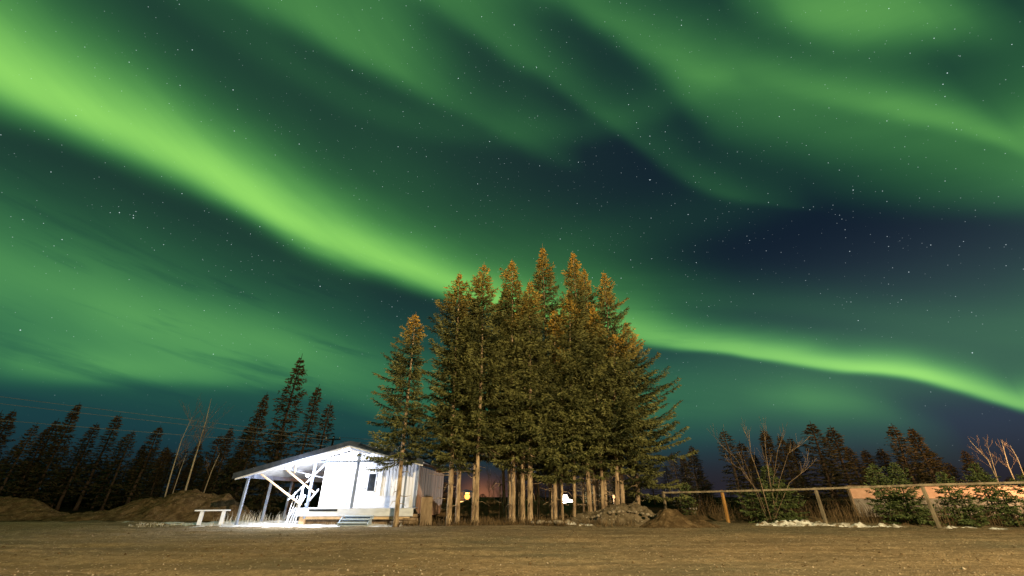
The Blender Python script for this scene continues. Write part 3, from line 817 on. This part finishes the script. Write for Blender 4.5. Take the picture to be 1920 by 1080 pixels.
# young spruces along the fence
GY = 'young spruces along the rail fence'
def young(px, tpy, Yd, Rm, seed, label, z0=.15, name='young_spruce'):
    tip = P(px, tpy, Yd)
    e = empty(name, (tip.x, Yd, 0), label, 'young spruce', GY)
    z1 = tip.z
    tm = trunk_mb(0, z1, .035, (0, 0), seed, sides=5, bend=.02); tm.v = [(v[0] + tip.x, v[1] + Yd, v[2]) for v in tm.v]
    tm.build('trunk', M['bark_dark'], e, True, fix=False)
    V, F, ti, co = crown_np(500 + seed, z0, z1, Rm, gap=.22, per=5, step=.10, sub=3, blade=(.10, .03), top_w=.12, power=.75, toplit_from=2)
    link_mesh('crown', mesh_np('crown', V, F, 4, {'tint': ti, 'toplit': co}), M['needles_young'], e, world_space=False)
young(1434, 872, 26.6, .95, 1, 'bushy young spruce growing around the bare many-stemmed bush')
young(1462, 905, 26.8, .9, 2, 'low young spruce right of the bare bush')
young(1405, 918, 27.4, .8, 3, 'low young spruce left of the bare bush, near the tan post')
young(1634, 870, 25.6, .85, 4, 'young spruce with a forked tip, first in front of the pink wall')
young(1672, 868, 25.3, 1.0, 5, 'fullest young spruce in front of the pink wall, topping the rail')
young(1762, 884, 24.6, .7, 6, 'young spruce just past the last fence post')
young(1822, 866, 24.8, .75, 7, 'slim young spruce between the last post and the frame edge')
young(1870, 912, 23.8, .7, 8, 'bushy young spruce near the frame edge at the fence')
young(1912, 890, 24.6, .8, 9, 'young spruce cut by the frame edge')
young(1700, 925, 24.9, .9, 10, 'low young spruce tucked behind the last fence post')
young(1800, 925, 24.0, .8, 12, 'low young spruce under the rail past the last post')
young(1283, 905, 30.5, .5, 11, 'thin sparse young spruce behind the small brown dirt pile')

# ------------------------------------------------------------------ bare trees and bushes
M['twig_pale'] = nmat('pale_twig_bark', (.20, .17, .12), (.38, .33, .25), 6, (1, 1, 2), .8, .2, 20)
def bare(name, stems, label, cat, mat, seed, twig_mat=None, depth=3, group=None, spread=.55, nb=5):
    """leafless tree: each stem is a list of points and a base radius; branches and twigs grow from it"""
    r = random.Random(seed)
    base = Vector(stems[0][0][0])
    e = empty(name, (base.x, base.y, 0), label, cat, group)
    tr, tw = MB(), MB()
    def grow(p, d, L, rad, lev):
        pts = [p]; q = p; dd = d.copy()
        for i in range(4):
            dd = (dd + Vector((r.uniform(-.09, .09), r.uniform(-.09, .09), r.uniform(.0, .13)))).normalized()
            q = q + dd * L / 4; pts.append(q)
        tw.tube(pts, [max(.0065, rad * k_) for k_ in (1, .8, .65, .5, .35)], 4 if lev < 2 else 3, cap=False)
        if lev < depth:
            for i in range(r.randint(2, 4)):
                k = r.randint(1, 4)
                a = r.uniform(0, 6.28)
                side = Vector((math.cos(a), math.sin(a), r.uniform(.1, .8))).normalized()
                grow(pts[k], (dd + side * r.uniform(.3, .7)).normalized(), L * r.uniform(.5, .75), max(.004, rad * .5), lev + 1)
    for pts, rad in stems:
        pts = [Vector(p) for p in pts]
        n = len(pts)
        tr.tube(pts, [rad * (1 - .85 * i / (n - 1)) + .006 for i in range(n)], 7)
        H = (pts[-1] - pts[0]).length
        for i in range(nb):
            t = r.uniform(.35, .97); k = min(n - 2, int(t * (n - 1))); f = t * (n - 1) - k
            p = pts[k].lerp(pts[k + 1], f); ax = (pts[k + 1] - pts[k]).normalized()
            a = r.uniform(0, 6.28); sd = Vector((math.cos(a), math.sin(a), .3)).normalized()
            grow(p, (ax * (1 - spread) + sd * spread).normalized(), H * r.uniform(.18, .36) * (1.3 - t * .75), max(.006, rad * .38 * (1.1 - t)), 1)
    tr.build('trunk', mat, e, True, fix=False)
    tw.build('crown', twig_mat or mat, e, True, fix=False)
    return e
def line(*pp): return [P(px, py, Yd) for px, py, Yd in pp]
bare('birch_tree', [(line((344, 932, 42), (358, 884, 42), (374, 830, 42), (386, 790, 42), (396, 748, 42)), .085)], 'tall bare birch with a pale leaning trunk behind the broad dirt pile', 'birch tree', M['birch'], 1, M['twig'], group='bare birches', nb=9)
bare('birch_tree', [(line((308, 936, 44), (322, 885, 44), (340, 826, 44), (360, 782, 44)), .065)], 'smaller bare birch behind the saddle of the broad dirt pile', 'birch tree', M['birch'], 2, M['twig'], group='bare birches', nb=11)
bare('birch_tree', [(line((322, 930, 45), (338, 882, 45), (350, 850, 45)), .04)], 'short thin birch stem between the two larger bare birches', 'birch tree', M['birch'], 3, M['twig'], group='bare birches')
bare('birch_tree', [(line((380, 930, 47), (398, 880, 47), (412, 850, 47)), .05)], 'thin dim birch stem beside the tall bare birch', 'birch tree', M['birch'], 4, M['twig'], group='bare birches')
bare('birch_tree', [(line((1877, 915, 38), (1852, 862, 38), (1818, 826, 38)), .04), (line((1872, 905, 38.2), (1862, 870, 38.2), (1850, 830, 38.2)), .03)], 'bare birch with forked leaning stems, first of the orange-lit ones', 'birch tree', M['twig_pale'], 5, M['twig'], group='bare birches', nb=7, depth=2)
bare('birch_tree', [(line((1904, 905, 36.5), (1890, 872, 36.5), (1878, 826, 36.5)), .05)], 'bare birch lit strongest orange, second of the lit ones', 'birch tree', M['twig_pale'], 6, M['twig'], group='bare birches', nb=8, depth=2)
bare('birch_tree', [(line((1925, 905, 37), (1908, 860, 37), (1894, 835, 37)), .03)], 'thin bare birch at the frame edge beside the orange-lit one', 'birch tree', M['twig_pale'], 7, M['twig'], group='bare birches', nb=6, depth=2)
bare('bare_bush', [(line((1456, 972, 26), (1444, 905, 26), (1436, 850, 26), (1432, 800, 26)), .024), (line((1446, 975, 25.9), (1425, 900, 25.9), (1408, 850, 25.9), (1404, 805, 25.9)), .02),
     (line((1440, 978, 26.2), (1412, 910, 26.2), (1380, 860, 26.2), (1345, 828, 26.2)), .009), (line((1450, 972, 26.1), (1462, 900, 26.1), (1478, 850, 26.1), (1490, 842, 26.1)), .010),
     (line((1452, 974, 25.8), (1480, 905, 25.8), (1512, 880, 25.8), (1520, 872, 25.8)), .009), (line((1442, 975, 26.2), (1420, 920, 26.2), (1390, 880, 26.2), (1360, 862, 26.2)), .01),
     (line((1450, 974, 26.3), (1450, 900, 26.3), (1458, 845, 26.3), (1466, 822, 26.3)), .012)],
     'bare many-stemmed bush fanning out above the thick snow bank', 'bush', M['twig'], 8, M['twig'], nb=4, depth=2, spread=.3)
for i, (px, py, Yd) in enumerate([(915, 888, 34), (935, 900, 33.5), (943, 893, 35), (926, 905, 36)]):
    b = P(px, 980, Yd); b.z = 0; t = P(px + rr.uniform(-6, 6), py, Yd)
    bare('bare_sapling', [([b, b.lerp(t, .5) + Vector((rr.uniform(-.1, .1), 0, 0)), t], .03)], 'thin dark bare sapling against the orange glow by the lamp', 'sapling', M['twig'], 20 + i, M['twig'], nb=9, depth=2, group='saplings behind the clump')

# ------------------------------------------------------------------ grass and brush
def blades(name, n, xs, ys, h, w, mat, label, cat, seed, lean=.35, zoff=0.0):
    r = np.random.RandomState(seed)
    x = r.uniform(xs[0], xs[1], n)
    y = (ys(x) if callable(ys) else r.uniform(ys[0], ys[1], n)) + r.randn(n) * (.25 if callable(ys) else 0)
    c = fbm(x * 1.2 + seed, y * 1.2, 2) + .3 * r.randn(n) > -.05
    x, y = x[c], y[c]; n = len(x)
    hh = r.uniform(h[0], h[1], n) * (.6 + .8 * r.rand(n))
    a = r.rand(n) * 6.28; ln = lean * r.rand(n) * hh
    p0 = np.stack([x, y, hgt(x, y) - .05 + zoff], -1)
    dr = np.stack([np.cos(a), np.sin(a), np.zeros(n)], -1); sd = np.stack([-np.sin(a + .7), np.cos(a + .7), np.zeros(n)], -1)
    up = np.array([0, 0, 1.])
    m1 = p0 + dr * (ln * .3)[:, None] + up * (hh * .6)[:, None]; p1 = p0 + dr * ln[:, None] + up * hh[:, None] * .95
    ww = (w * (.6 + .8 * r.rand(n)))[:, None]
    V = np.stack([p0 - sd * ww, p0 + sd * ww, m1 + sd * ww * .7, p1, m1 - sd * ww * .7], 1).reshape(-1, 3)
    F = np.arange(len(V)).reshape(-1, 5)
    o = link_mesh(name, mesh_np(name, V, F, 5), mat)
    return tag(o, label, cat, kind='stuff')
blades('dry_grass', 700, (-16.6, -11.6), (25.2, 28.5), (.2, .7), .008, M['frost_grass'], 'bleached dry grass standing around the carport posts', 'grass', 1)
blades('dry_grass', 1500, (-20.5, -5.5), (24.3, 25.6), (.06, .2), .010, M['frost_grass'], 'short bleached grass along the front of the house and bench', 'grass', 2)
blades('brown_brush', 5500, (11.5, 30), lambda x: 29.2 - (x - 11.5) * .40 + np.random.RandomState(8).rand(len(x)) * 3.2, (.4, 1.25), .012, M['brush'], 'tangled brown brush filling the ditch along the rail fence', 'brush', 3, .6)
blades('brown_brush', 6500, (-6.5, 6.5), (24.2, 28.5), (.06, .36), .012, M['brush'], 'short brown litter under the spruce clump', 'brush', 4, .8, .08)

# ------------------------------------------------------------------ the white house with its carport
HX, HY = -8.6, 25.0
house = empty('white_house', (HX, HY, 0), 'white floodlit house with a metal roof, raised deck and open carport', 'house')
FL = .81                                            # deck height
WX0, WX1, WY0, WY1 = -11.3, -5.72, 26.4, 37.0       # walls
PK, EL_, ER = (-9.35, 4.17), (-15.55, 2.46), (-5.05, 3.16)   # ridge and the two eaves (x, z)
RY0, RY1 = 24.55, 37.3
def roof_z(x):
    if x < PK[0]: return EL_[1] + (x - EL_[0]) * (PK[1] - EL_[1]) / (PK[0] - EL_[0])
    return PK[1] + (x - PK[0]) * (ER[1] - PK[1]) / (ER[0] - PK[0])
# walls: vertical grooved boards in front of a solid core
wall = MB()
nb_ = 27; bw = (WX1 - WX0) / nb_
for i in range(nb_):
    xa = WX0 + i * bw + .022; xb = xa + bw - .044
    ya = WY0
    wall.prism([(xa, ya, .62), (xb, ya, .62), (xb, ya, roof_z(xb) - .20), (xa, ya, roof_z(xa) - .20)], (0, 0, 0), (0, .05, 0))
wall.prism([(WX0, WY0 + .045, .6), (WX1, WY0 + .045, .6), (WX1, WY0 + .045, roof_z(WX1) - .21), (PK[0], WY0 + .045, PK[1] - .21), (WX0, WY0 + .045, roof_z(WX0) - .21)], (0, 0, 0), (0, .15, 0))
wall.box(((WX0 + .06), (WY0 + WY1) / 2, 1.75), (.12, WY1 - WY0 - .4, 2.5))
wall.box(((WX0 + WX1) / 2, WY1 - .1, 1.75), (WX1 - WX0 - .3, .12, 2.5))
wall.build('wall', M['siding'], house)
sw = MB()                                           # the long stained side wall, planks of uneven width
y = WY0 + .2; rw = random.Random(3)
while y < WY1:
    w = min(rw.uniform(.22, .42), WY1 - y)
    sw.box((WX1 - .03 + rw.uniform(-.012, .012), y + w / 2 - .008, 1.62), (.07, w - .022, 2.86))
    y += w
sw.box((WX1 - .1, (WY0 + WY1) / 2 + .1, 1.6), (.06, WY1 - WY0 - .3, 2.8))
sw.build('side_wall', M['streak'], house)['label'] = 'side wall of stained reddish upright planks'
MB().box((WX1 + .02, WY0 + .06, 1.9), (.12, .30, 2.5)).build('corner_trim', M['steel'], house)
# roof: ribbed sheets over a pale underside
def ribbed(xa, za, xb, zb, lift, mat, name, thick=.03):
    m = MB(); per = .30; y = RY0; prof = []
    while y < RY1:
        for f, h in ((0, 0), (.30, 0), (.40, .035), (.60, .035), (.70, 0)): prof.append((y + f * per, h))
        y += per
    V = m.v
    for (yy, h) in prof: V.append((xa, yy, za + h + lift)); V.append((xb, yy, zb + h + lift))
    for i in range(len(prof) - 1): m.f.append((2*i, 2*i+1, 2*i+3, 2*i+2))
    k = len(V)
    for (yy, h) in prof: V.append((xa, yy, za + h + lift - thick)); V.append((xb, yy, zb + h + lift - thick))
    for i in range(len(prof) - 1): m.f.append((k+2*i, k+2*i+2, k+2*i+3, k+2*i+1))
    return m.build(name, mat, house, fix=False)
ribbed(EL_[0], EL_[1], PK[0], PK[1], 0, M['roof'], 'roof')
ribbed(PK[0], PK[1], ER[0], ER[1], 0, M['roof'], 'roof')
ribbed(EL_[0] + .03, EL_[1] + .01, PK[0], PK[1], -.05, M['soffit'], 'ceiling_sheet', .02)
ribbed(PK[0], PK[1], ER[0] - .03, ER[1] + .008, -.05, M['soffit'], 'ceiling_sheet', .02)
fa = MB()
fa.prism([(EL_[0] - .02, RY0 - .03, EL_[1] - .22), (PK[0], RY0 - .03, PK[1] - .18), (PK[0], RY0 - .03, PK[1] + .07), (EL_[0] - .02, RY0 - .03, EL_[1] + .07)], (0, 0, 0), (0, .04, 0))
fa.prism([(PK[0] + .004, RY0 - .03, PK[1] - .18), (ER[0] + .02, RY0 - .03, ER[1] - .18), (ER[0] + .02, RY0 - .03, ER[1] + .07), (PK[0] + .004, RY0 - .03, PK[1] + .07)], (0, 0, 0), (0, .04, 0))
fa.build('fascia', M['roof'], house)
sf = MB()
sf.prism([(EL_[0] + .1, RY0 + .05, EL_[1] - .26), (PK[0], RY0 + .05, PK[1] - .28), (PK[0], RY0 + .05, PK[1] - .12), (EL_[0] + .1, RY0 + .05, EL_[1] - .10)], (0, 0, 0), (0, .09, 0))
sf.prism([(PK[0] + .004, RY0 + .05, PK[1] - .28), (ER[0], RY0 + .05, ER[1] - .26), (ER[0], RY0 + .05, ER[1] - .10), (PK[0] + .004, RY0 + .05, PK[1] - .12)], (0, 0, 0), (0, .09, 0))
sf.build('bargeboard', M['white_wood'], house)
MB().beam((EL_[0] + .45, RY0 + .15, roof_z(EL_[0] + .45) - .18), (EL_[0] + .45, RY1 - 4, roof_z(EL_[0] + .45) - .18), .1, .2).build('eave_beam', M['steel'], house)
for fx in (-13.6, -11.9, -10.4):
    MB().beam((fx, RY0 + .16, roof_z(fx) - .15), (fx, RY1 - .3, roof_z(fx) - .15), .05, .12).build('purlin', M['white_wood'], house)
MB().beam((PK[0], RY0 + .16, PK[1] - .24), (PK[0], RY1 - .3, PK[1] - .24), .12, .26).build('ridge_beam', M['white_wood'], house)
MB().box((PK[0] + .62, RY0 + .30, PK[1] - .44), (1.15, .05, .22), Matrix.Rotation(.16, 3, 'Y')).build('gable_board', M['white_wood'], house)
MB().beam((-12.05, 25.02, 3.14), (-5.5, 25.02, 3.22), .09, .09).build('tie_beam', M['steel'], house)
# posts of the porch and the carport
for (x, yy, z0, z1, s) in ((-11.32, 25.05, FL - .5, 3.10, .11), (-8.86, 25.05, FL, 3.70, .12), (-6.02, 25.05, FL, 3.20, .11)):
    MB().box((x, yy, (z0 + z1) / 2), (s, s, z1 - z0)).build('post', M['steel'], house, bevel=.008)
for yy in (25.3, 27.8, 30.4):
    MB().box((EL_[0] + .45, yy, 1.15), (.12, .12, 2.35)).build('post', M['steel'], house, bevel=.008)
# raw timber braces
MB().beam(P(490, 889, 25.2), P(564, 946, 25.2), .05, .20, (0, 1, 0)).build('brace', M['plank'], house)
MB().beam(P(536, 879, 25.9), P(590, 924, 25.9), .05, .22, (0, 1, 0)).build('brace', M['plank'], house)
MB().beam(P(610, 870, 26.2), P(575, 905, 26.0), .05, .13, (0, 1, 0)).build('brace', M['white_wood'], house)
MB().beam(P(572, 908, 26.0), P(540, 938, 25.9), .05, .10, (0, 1, 0)).build('brace', M['white_wood'], house)
MB().beam(P(556, 884, 27.6), P(612, 897, 27.4), .06, .10, (0, 1, 0)).build('brace', M['white_wood'], house)
MB().beam(P(557, 862, 25.2), P(553, 886, 26.2), .06, .08, (0, 1, 0)).build('brace', M['plank'], house)
MB().beam(P(597, 918, 26.2), P(572, 948, 25.4), .04, .12, (0, 1, 0)).build('brace', M['white_wood'], house)
# deck
dk = MB()
for i in range(8): dk.box((-8.62, 25.12 + i * .165, FL - .02), (6.35, .155, .04))
dk.build('deck', M['deck'], house)
MB().box((-8.62, 25.0, FL - .21), (6.42, .04, .36)).build('skirting_board', M['deck'], house)
MB().box((-10.35, 24.972, FL - .10), (1.55, .012, .10)).build('vent_slot', M['glass_dark'], house)
MB().box((-8.6, 25.12, .34), (6.0, .12, .14)).build('sill_beam', M['plank'], house)
for x in (-11.45, -9.2, -6.3): MB().box((x, 25.16, .13), (.3, .2, .28)).build('footing_block', M['plank'], house)
MB().box((-8.6, 25.5, .12), (5.6, .12, .22)).build('sill_beam', M['old_plank'], house)
# door with its window
DX = -8.36
door = MB().box((DX, WY0 - .025, 1.86), (.92, .045, 2.06)).build('door', M['siding'], house, bevel=.006)
fr = MB(); fr.box((DX - .53, WY0 - .03, 1.89), (.12, .06, 2.14)); fr.box((DX + .53, WY0 - .03, 1.89), (.12, .06, 2.14)); fr.box((DX, WY0 - .03, 3.02), (1.18, .06, .12))
fr.build('door_frame', M['white_wood'], house)
MB().box((DX + .02, WY0 - .055, 2.12), (.42, .02, .92)).build('window_pane', M['glass_dark'], door)
wf = MB()
for sx_, sz_, cx, cz in ((.05, 1.02, -.215, 0), (.05, 1.02, .255, 0), (.52, .05, .02, .485), (.52, .05, .02, -.485)): wf.box((DX + cx, WY0 - .058, 2.12 + cz), (sx_, .03, sz_))
wf.build('window_frame', M['white_wood'], door)
MB().tube([(DX - .36, WY0 - .05, 1.8), (DX - .36, WY0 - .11, 1.8), (DX - .26, WY0 - .11, 1.8)], [.018, .018, .018], 6).build('handle', M['lamp_metal'], door, True)
# lamps that flood the porch
lampw = MB().box((-10.2, 25.26, 3.04), (.24, .16, .10)).build('work_lamp', M['white_wood'], house, bevel=.02)
MB().box((-10.2, 25.345, 3.02), (.20, .012, .07)).build('lamp_glass', emis('porch_lamp_glow', (.90, .94, 1.0), 60), lampw)
MB().tube([(-10.2, 25.06, 3.12), (-10.2, 25.2, 3.07)], [.012, .012], 6).build('lamp_bracket', M['steel'], house)
point_light('porch_light', (-10.2, 25.42, 2.90), 480, (.92, .945, 1.0), .08, house)
MB().tube([(-11.36, 25.0, 2.46), (-11.42, 24.62, 2.46)], [.015, .015], 6).build('lamp_bracket', M['steel'], house)
wl = MB().box((-11.42, 24.60, 2.42), (.20, .10, .14)).build('wall_lamp', M['white_wood'], house, bevel=.02)
MB().box((-11.42, 24.544, 2.42), (.16, .012, .10)).build('lamp_glass', emis('post_lamp_glow', (.90, .94, 1.0), 40), wl)
point_light('porch_light', (-11.75, 24.36, 2.30), 700, (.91, .94, 1.0), .06, house)

# things on and by the deck
pan = MB().box((0, 0, .30), (2.15, .03, .60)).build('wall_panel', M['deck'])
pan.location = (-7.05, WY0 - .10, FL + .005); pan.rotation_euler = (.06, 0, 0)
tag(pan, 'low pale panel leaning against the wall under the grooved boards', 'panel')
stk = MB().tube([(0, 0, 0), (.22, .18, .62)], [.016, .014], 6).build('leaning_stick', M['white_wood'])
stk.location = (-6.35, WY0 - .32, FL); tag(stk, 'short white stick leaning on the low pale panel', 'stick')
st = empty('deck_steps', (-8.45, 24.5, 0), 'blue-grey steps leading up to the white deck', 'steps')
for k, (yy, zz) in enumerate(((24.30, .14), (24.52, .29), (24.74, .44))):
    MB().box((-8.4 + .08 * k, yy, zz), (1.55, .26, .05)).build('tread', M['bluestep'], st, bevel=.008)
    MB().box((-8.4 + .08 * k, yy + .11, zz - .085), (1.53, .02, .12)).build('riser', M['bluestep'], st)
for sx_ in (-9.15, -7.6):
    MB().prism([(sx_, 24.2, 0), (sx_, 24.86, 0), (sx_, 24.86, .40), (sx_, 24.66, .40), (sx_, 24.2, .10)], (0, 0, 0), (.04, 0, 0)).build('side_board', M['bluestep'], st)
rp = random.Random(9)
for i in range(9):                                   # poles stacked against the deck corner
    b = P(rp.uniform(531, 556), 979, 25.0 + rp.uniform(-.25, .5)); t = P(rp.uniform(560, 583) - (i % 3) * 4, rp.uniform(908, 935), 25.5)
    b.z = .05
    o = MB().beam((0, 0, 0), t - b, rp.uniform(.03, .06), rp.uniform(.025, .05), (0, 1, 0)).build('leaning_pole', M['white_wood'])
    o.location = b; tag(o, 'thin white pole in the bundle leaning against the deck corner', 'pole', 'poles leaning at the deck corner')
# bench
bn = empty('white_bench', (-16.35, 25.0, 0), 'small white bench standing on the frosty ground left of the carport', 'bench')
MB().box((-16.38, 25.0, .70), (1.62, .34, .06)).build('seat', M['white_wood'], bn, bevel=.008)
for s in (-1, 1):
    for yy in (24.88, 25.14):
        MB().beam((-16.35 + s * .50, yy, .02), (-16.35 + s * .50, yy + (.02 if yy < 25 else -.02), .67), .15, .05, (0, 1, 0)).build('leg', M['white_wood'], bn)
    MB().box((-16.35 + s * .50, 25.01, .22), (.05, .2, .07)).build('stretcher', M['white_wood'], bn)
bn.rotation_euler = (0, 0, R(24))
# logs and boards between the house and the clump
for i in range(11):
    row = i // 4; k = i % 4
    o = MB().tube([(-.75 + rp.uniform(-.1, .1), 0, 0), (0, rp.uniform(-.02, .02), .01), (.75 + rp.uniform(-.1, .1), rp.uniform(-.03, .03), 0)], [.085 * rp.uniform(.8, 1.1)] * 3, 8).build('log', M['old_plank'], None, True)
    o.location = (-5.75 + rp.uniform(-.15, .1), 25.05 + k * .19 + row * .09, .12 + row * .155); o.rotation_euler = (rp.uniform(0, 3), 0, rp.uniform(-.08, .08))
    tag(o, 'brown log in the low stack between the house corner and the clump', 'log', 'logs stacked by the house corner')
brd = MB()
brd.box((0, 0, .68), (.62, .07, 1.36))
o = brd.build('wooden_board', M['old_plank'], None, bevel=.01)
o.location = (-4.62, 24.75, 0); o.rotation_euler = (-.12, -.03, .25)
tag(o, 'broad weathered board standing upright before the stained side wall', 'board')

# ------------------------------------------------------------------ rail fence
fn = empty('rail_fence', (17, 25, 0), 'weathered wooden rail fence with one top rail along the brush', 'fence')
fp = lambda t: Vector((21.2 - 4.2 * t, 23 + 2 * t, 0))
tops = {-1.0: 2.05, 0.0: 1.97, 1.0: 1.82, 2.026: 1.72, 2.755: 1.66}
for t, h in tops.items():
    b = fp(t); tan = t == 2.026
    o = MB().box((b.x, b.y, h / 2 - .15), (.15, .13, h + .30), Matrix.Rotation(.45, 3, 'Z')).build('post', M['fence_new'] if tan else M['fence_wood'], fn, bevel=.012)
    if tan: o['label'] = 'tan newer fence post'
ts = sorted(tops)
for a, b in zip(ts[:-1], ts[1:]):
    pa, pb = fp(a), fp(b); n_ = Vector((-.43, -.9, 0)) * .09
    MB().beam((pa.x + n_.x, pa.y + n_.y, tops[a] - .07), (pb.x + n_.x, pb.y + n_.y, tops[b] - .07), .07, .10).build('rail', M['fence_wood'], fn, bevel=.01)

# ------------------------------------------------------------------ long low wall beyond the fence
lb = empty('boundary_wall', (38, 34, 0), 'long low wall of pink lit panels behind the rail fence', 'wall')
for i in range(11):
    x0 = 25.7 + i * 2.4
    MB().box((x0 + 1.19, 34.0, 1.66), (2.385, .06, .82)).build('wall_panel', M['pink'], lb, bevel=.004)
MB().box((38.9, 34.0, .63), (26.4, .12, 1.22)).build('wall_base', M['grey_panel'], lb)
MB().box((38.9, 34.0, 2.10), (26.5, .16, .05)).build('coping', M['old_plank'], lb)
MB().box((25.62, 34.0, 1.05), (.12, .18, 2.15)).build('end_post', M['old_plank'], lb)
street_lamp((42.5, 29.0, 0), 6.2, (-1.2, .4, .1), 'sodium street lamp lighting the pink wall', (1.0, .56, .27), 9500, 40, 'sodium street lamps')

# ------------------------------------------------------------------ lights far behind the clump
def far_lamp(px, py, Yd, label, color, power, glow, name='floodlight', head=.8):
    p = P(px, py, Yd)
    e = empty(name, (p.x, p.y, 0), label, 'lamp', 'lit lamps behind the clump')
    MB().tube([(p.x, p.y + .25, 0), (p.x, p.y + .25, p.z + .3)], [.08, .06], 6).build('pole', M['lamp_metal'], e, True)
    MB().box((p.x, p.y + .2, p.z + head * .55), (head * .8, .3, .12)).build('lamp_head', M['lamp_metal'], e, bevel=.03)
    bm = bmesh.new(); bmesh.ops.create_uvsphere(bm, u_segments=16, v_segments=10, radius=head * .5)
    me = bpy.data.meshes.new('bulb'); bm.to_mesh(me); bm.free()
    me.transform(Matrix.Translation(p) @ Matrix.Diagonal((1, .5, 1, 1)))
    me.polygons.foreach_set('use_smooth', [True] * len(me.polygons))
    link_mesh('bulb', me, emis('far_lamp_glow', color, glow), e)
    point_light('lamp_light', p + Vector((0, -.7, 0)), power, color, .3, e)
far_lamp(876, 931, 62, 'orange lamp glowing between the first spruce trunks', (1.0, .42, .09), 6000, 1.9, head=.75)
far_lamp(1059, 937, 60, 'bright white floodlight glaring between the spruce trunks', (1.0, .93, .80), 9000, 30, head=1.0)
far_lamp(1070, 943, 60, 'smaller white floodlight just beside the bright one', (1.0, .90, .74), 700, 16, head=.7)
far_lamp(1151, 932, 58, 'amber lamp half hidden behind the rock pile trunks', (1.0, .55, .25), 900, 1.6, head=.34)
sh = empty('small_shed', (P(873, 943, 66).x, 66, 0), 'small shed with lit yellow windows under the orange lamp', 'shed')
p = P(873, 943, 66)
MB().box((p.x, 67.5, 1.0), (3.0, 2.8, 2.0)).build('wall', M['old_plank'], sh)
MB().prism([(p.x - 1.8, 65.9, 1.95), (p.x + 1.8, 65.9, 1.95), (p.x, 65.9, 2.35)], (0, 0, 0), (0, 3.2, 0)).build('roof', M['roof'], sh)
for k in (-.45, .45): MB().box((p.x + k, 66.08, p.z), (.75, .06, .45)).build('window', emis('lit_window', (1.0, .55, .18), 2.2), sh)

# small white barrier in the dark beyond the dirt pile
p = P(1301, 958, 40)
bar = empty('white_barrier', (p.x, p.y, 0), 'tiny white two-board barrier in the dark beyond the dirt pile', 'barrier')
MB().box((p.x, p.y, p.z + .18), (.62, .04, .13)).build('board', M['snow'], bar); MB().box((p.x + .05, p.y, p.z - .12), (.5, .04, .12)).build('board', M['snow'], bar)
for s in (-.2, .2): MB().box((p.x + s, p.y + .05, (p.z + .2) / 2), (.05, .05, p.z + .2)).build('post', M['lamp_metal'], bar)

# ------------------------------------------------------------------ power line
def pole(px, Yd, h, label):
    b = P(px, 930, Yd)
    e = empty('utility_pole', (b.x, Yd, 0), label, 'utility pole', 'power poles')
    MB().tube([(b.x, Yd, 0), (b.x, Yd, h)], [.15, .10], 8).build('pole', M['bark_dark'], e, True)
    MB().box((b.x, Yd - .14, h - .35), (1.6, .1, .12)).build('crossarm', M['bark_dark'], e)
    for k in (-.7, 0, .7): MB().tube([(b.x + k, Yd - .14, h - .28), (b.x + k, Yd - .14, h - .12)], [.05, .03], 6).build('insulator', M['white_wood'], e)
    return Vector((b.x, Yd, h))
q1 = pole(604, 44, 7.0, 'utility pole rising behind the house ridge')
q2 = pole(975, 50, 7.2, 'utility pole hidden behind the spruce clump')
def wire(pts, label):
    o = MB().tube(pts, [.016] * len(pts), 5).build('power_line', M['wire'], None, True, fix=False)
    tag(o, label, 'power line', 'overhead wires')
def sag(a, b, s, n=14):
    a, b = Vector(a), Vector(b)
    return [a.lerp(b, i / n) - Vector((0, 0, s * 4 * (i / n) * (1 - i / n))) for i in range(n + 1)]
def far_end(px, py, Yd, q):                          # carry the wire on past the frame
    a = P(px, py, Yd); return a + (a - q) * .6
for (py, dz, lab) in ((741, .0, 'topmost overhead wire crossing the dark spruces'), (754, -.35, 'middle overhead wire crossing the dark spruces'), (785, -.9, 'lowest overhead wire crossing the dark spruces')):
    q = q1 + Vector((0, -.14, dz - .12)); wire(sag(far_end(0, py, 34, q), q, .12), lab)
for dz, lab in ((.0, 'upper overhead wire running from the house ridge behind the clump'), (-.35, 'lower overhead wire running from the house ridge behind the clump')):
    wire(sag(q1 + Vector((0, -.14, dz - .12)), q2 + Vector((0, -.14, dz - .12)), .25), lab)
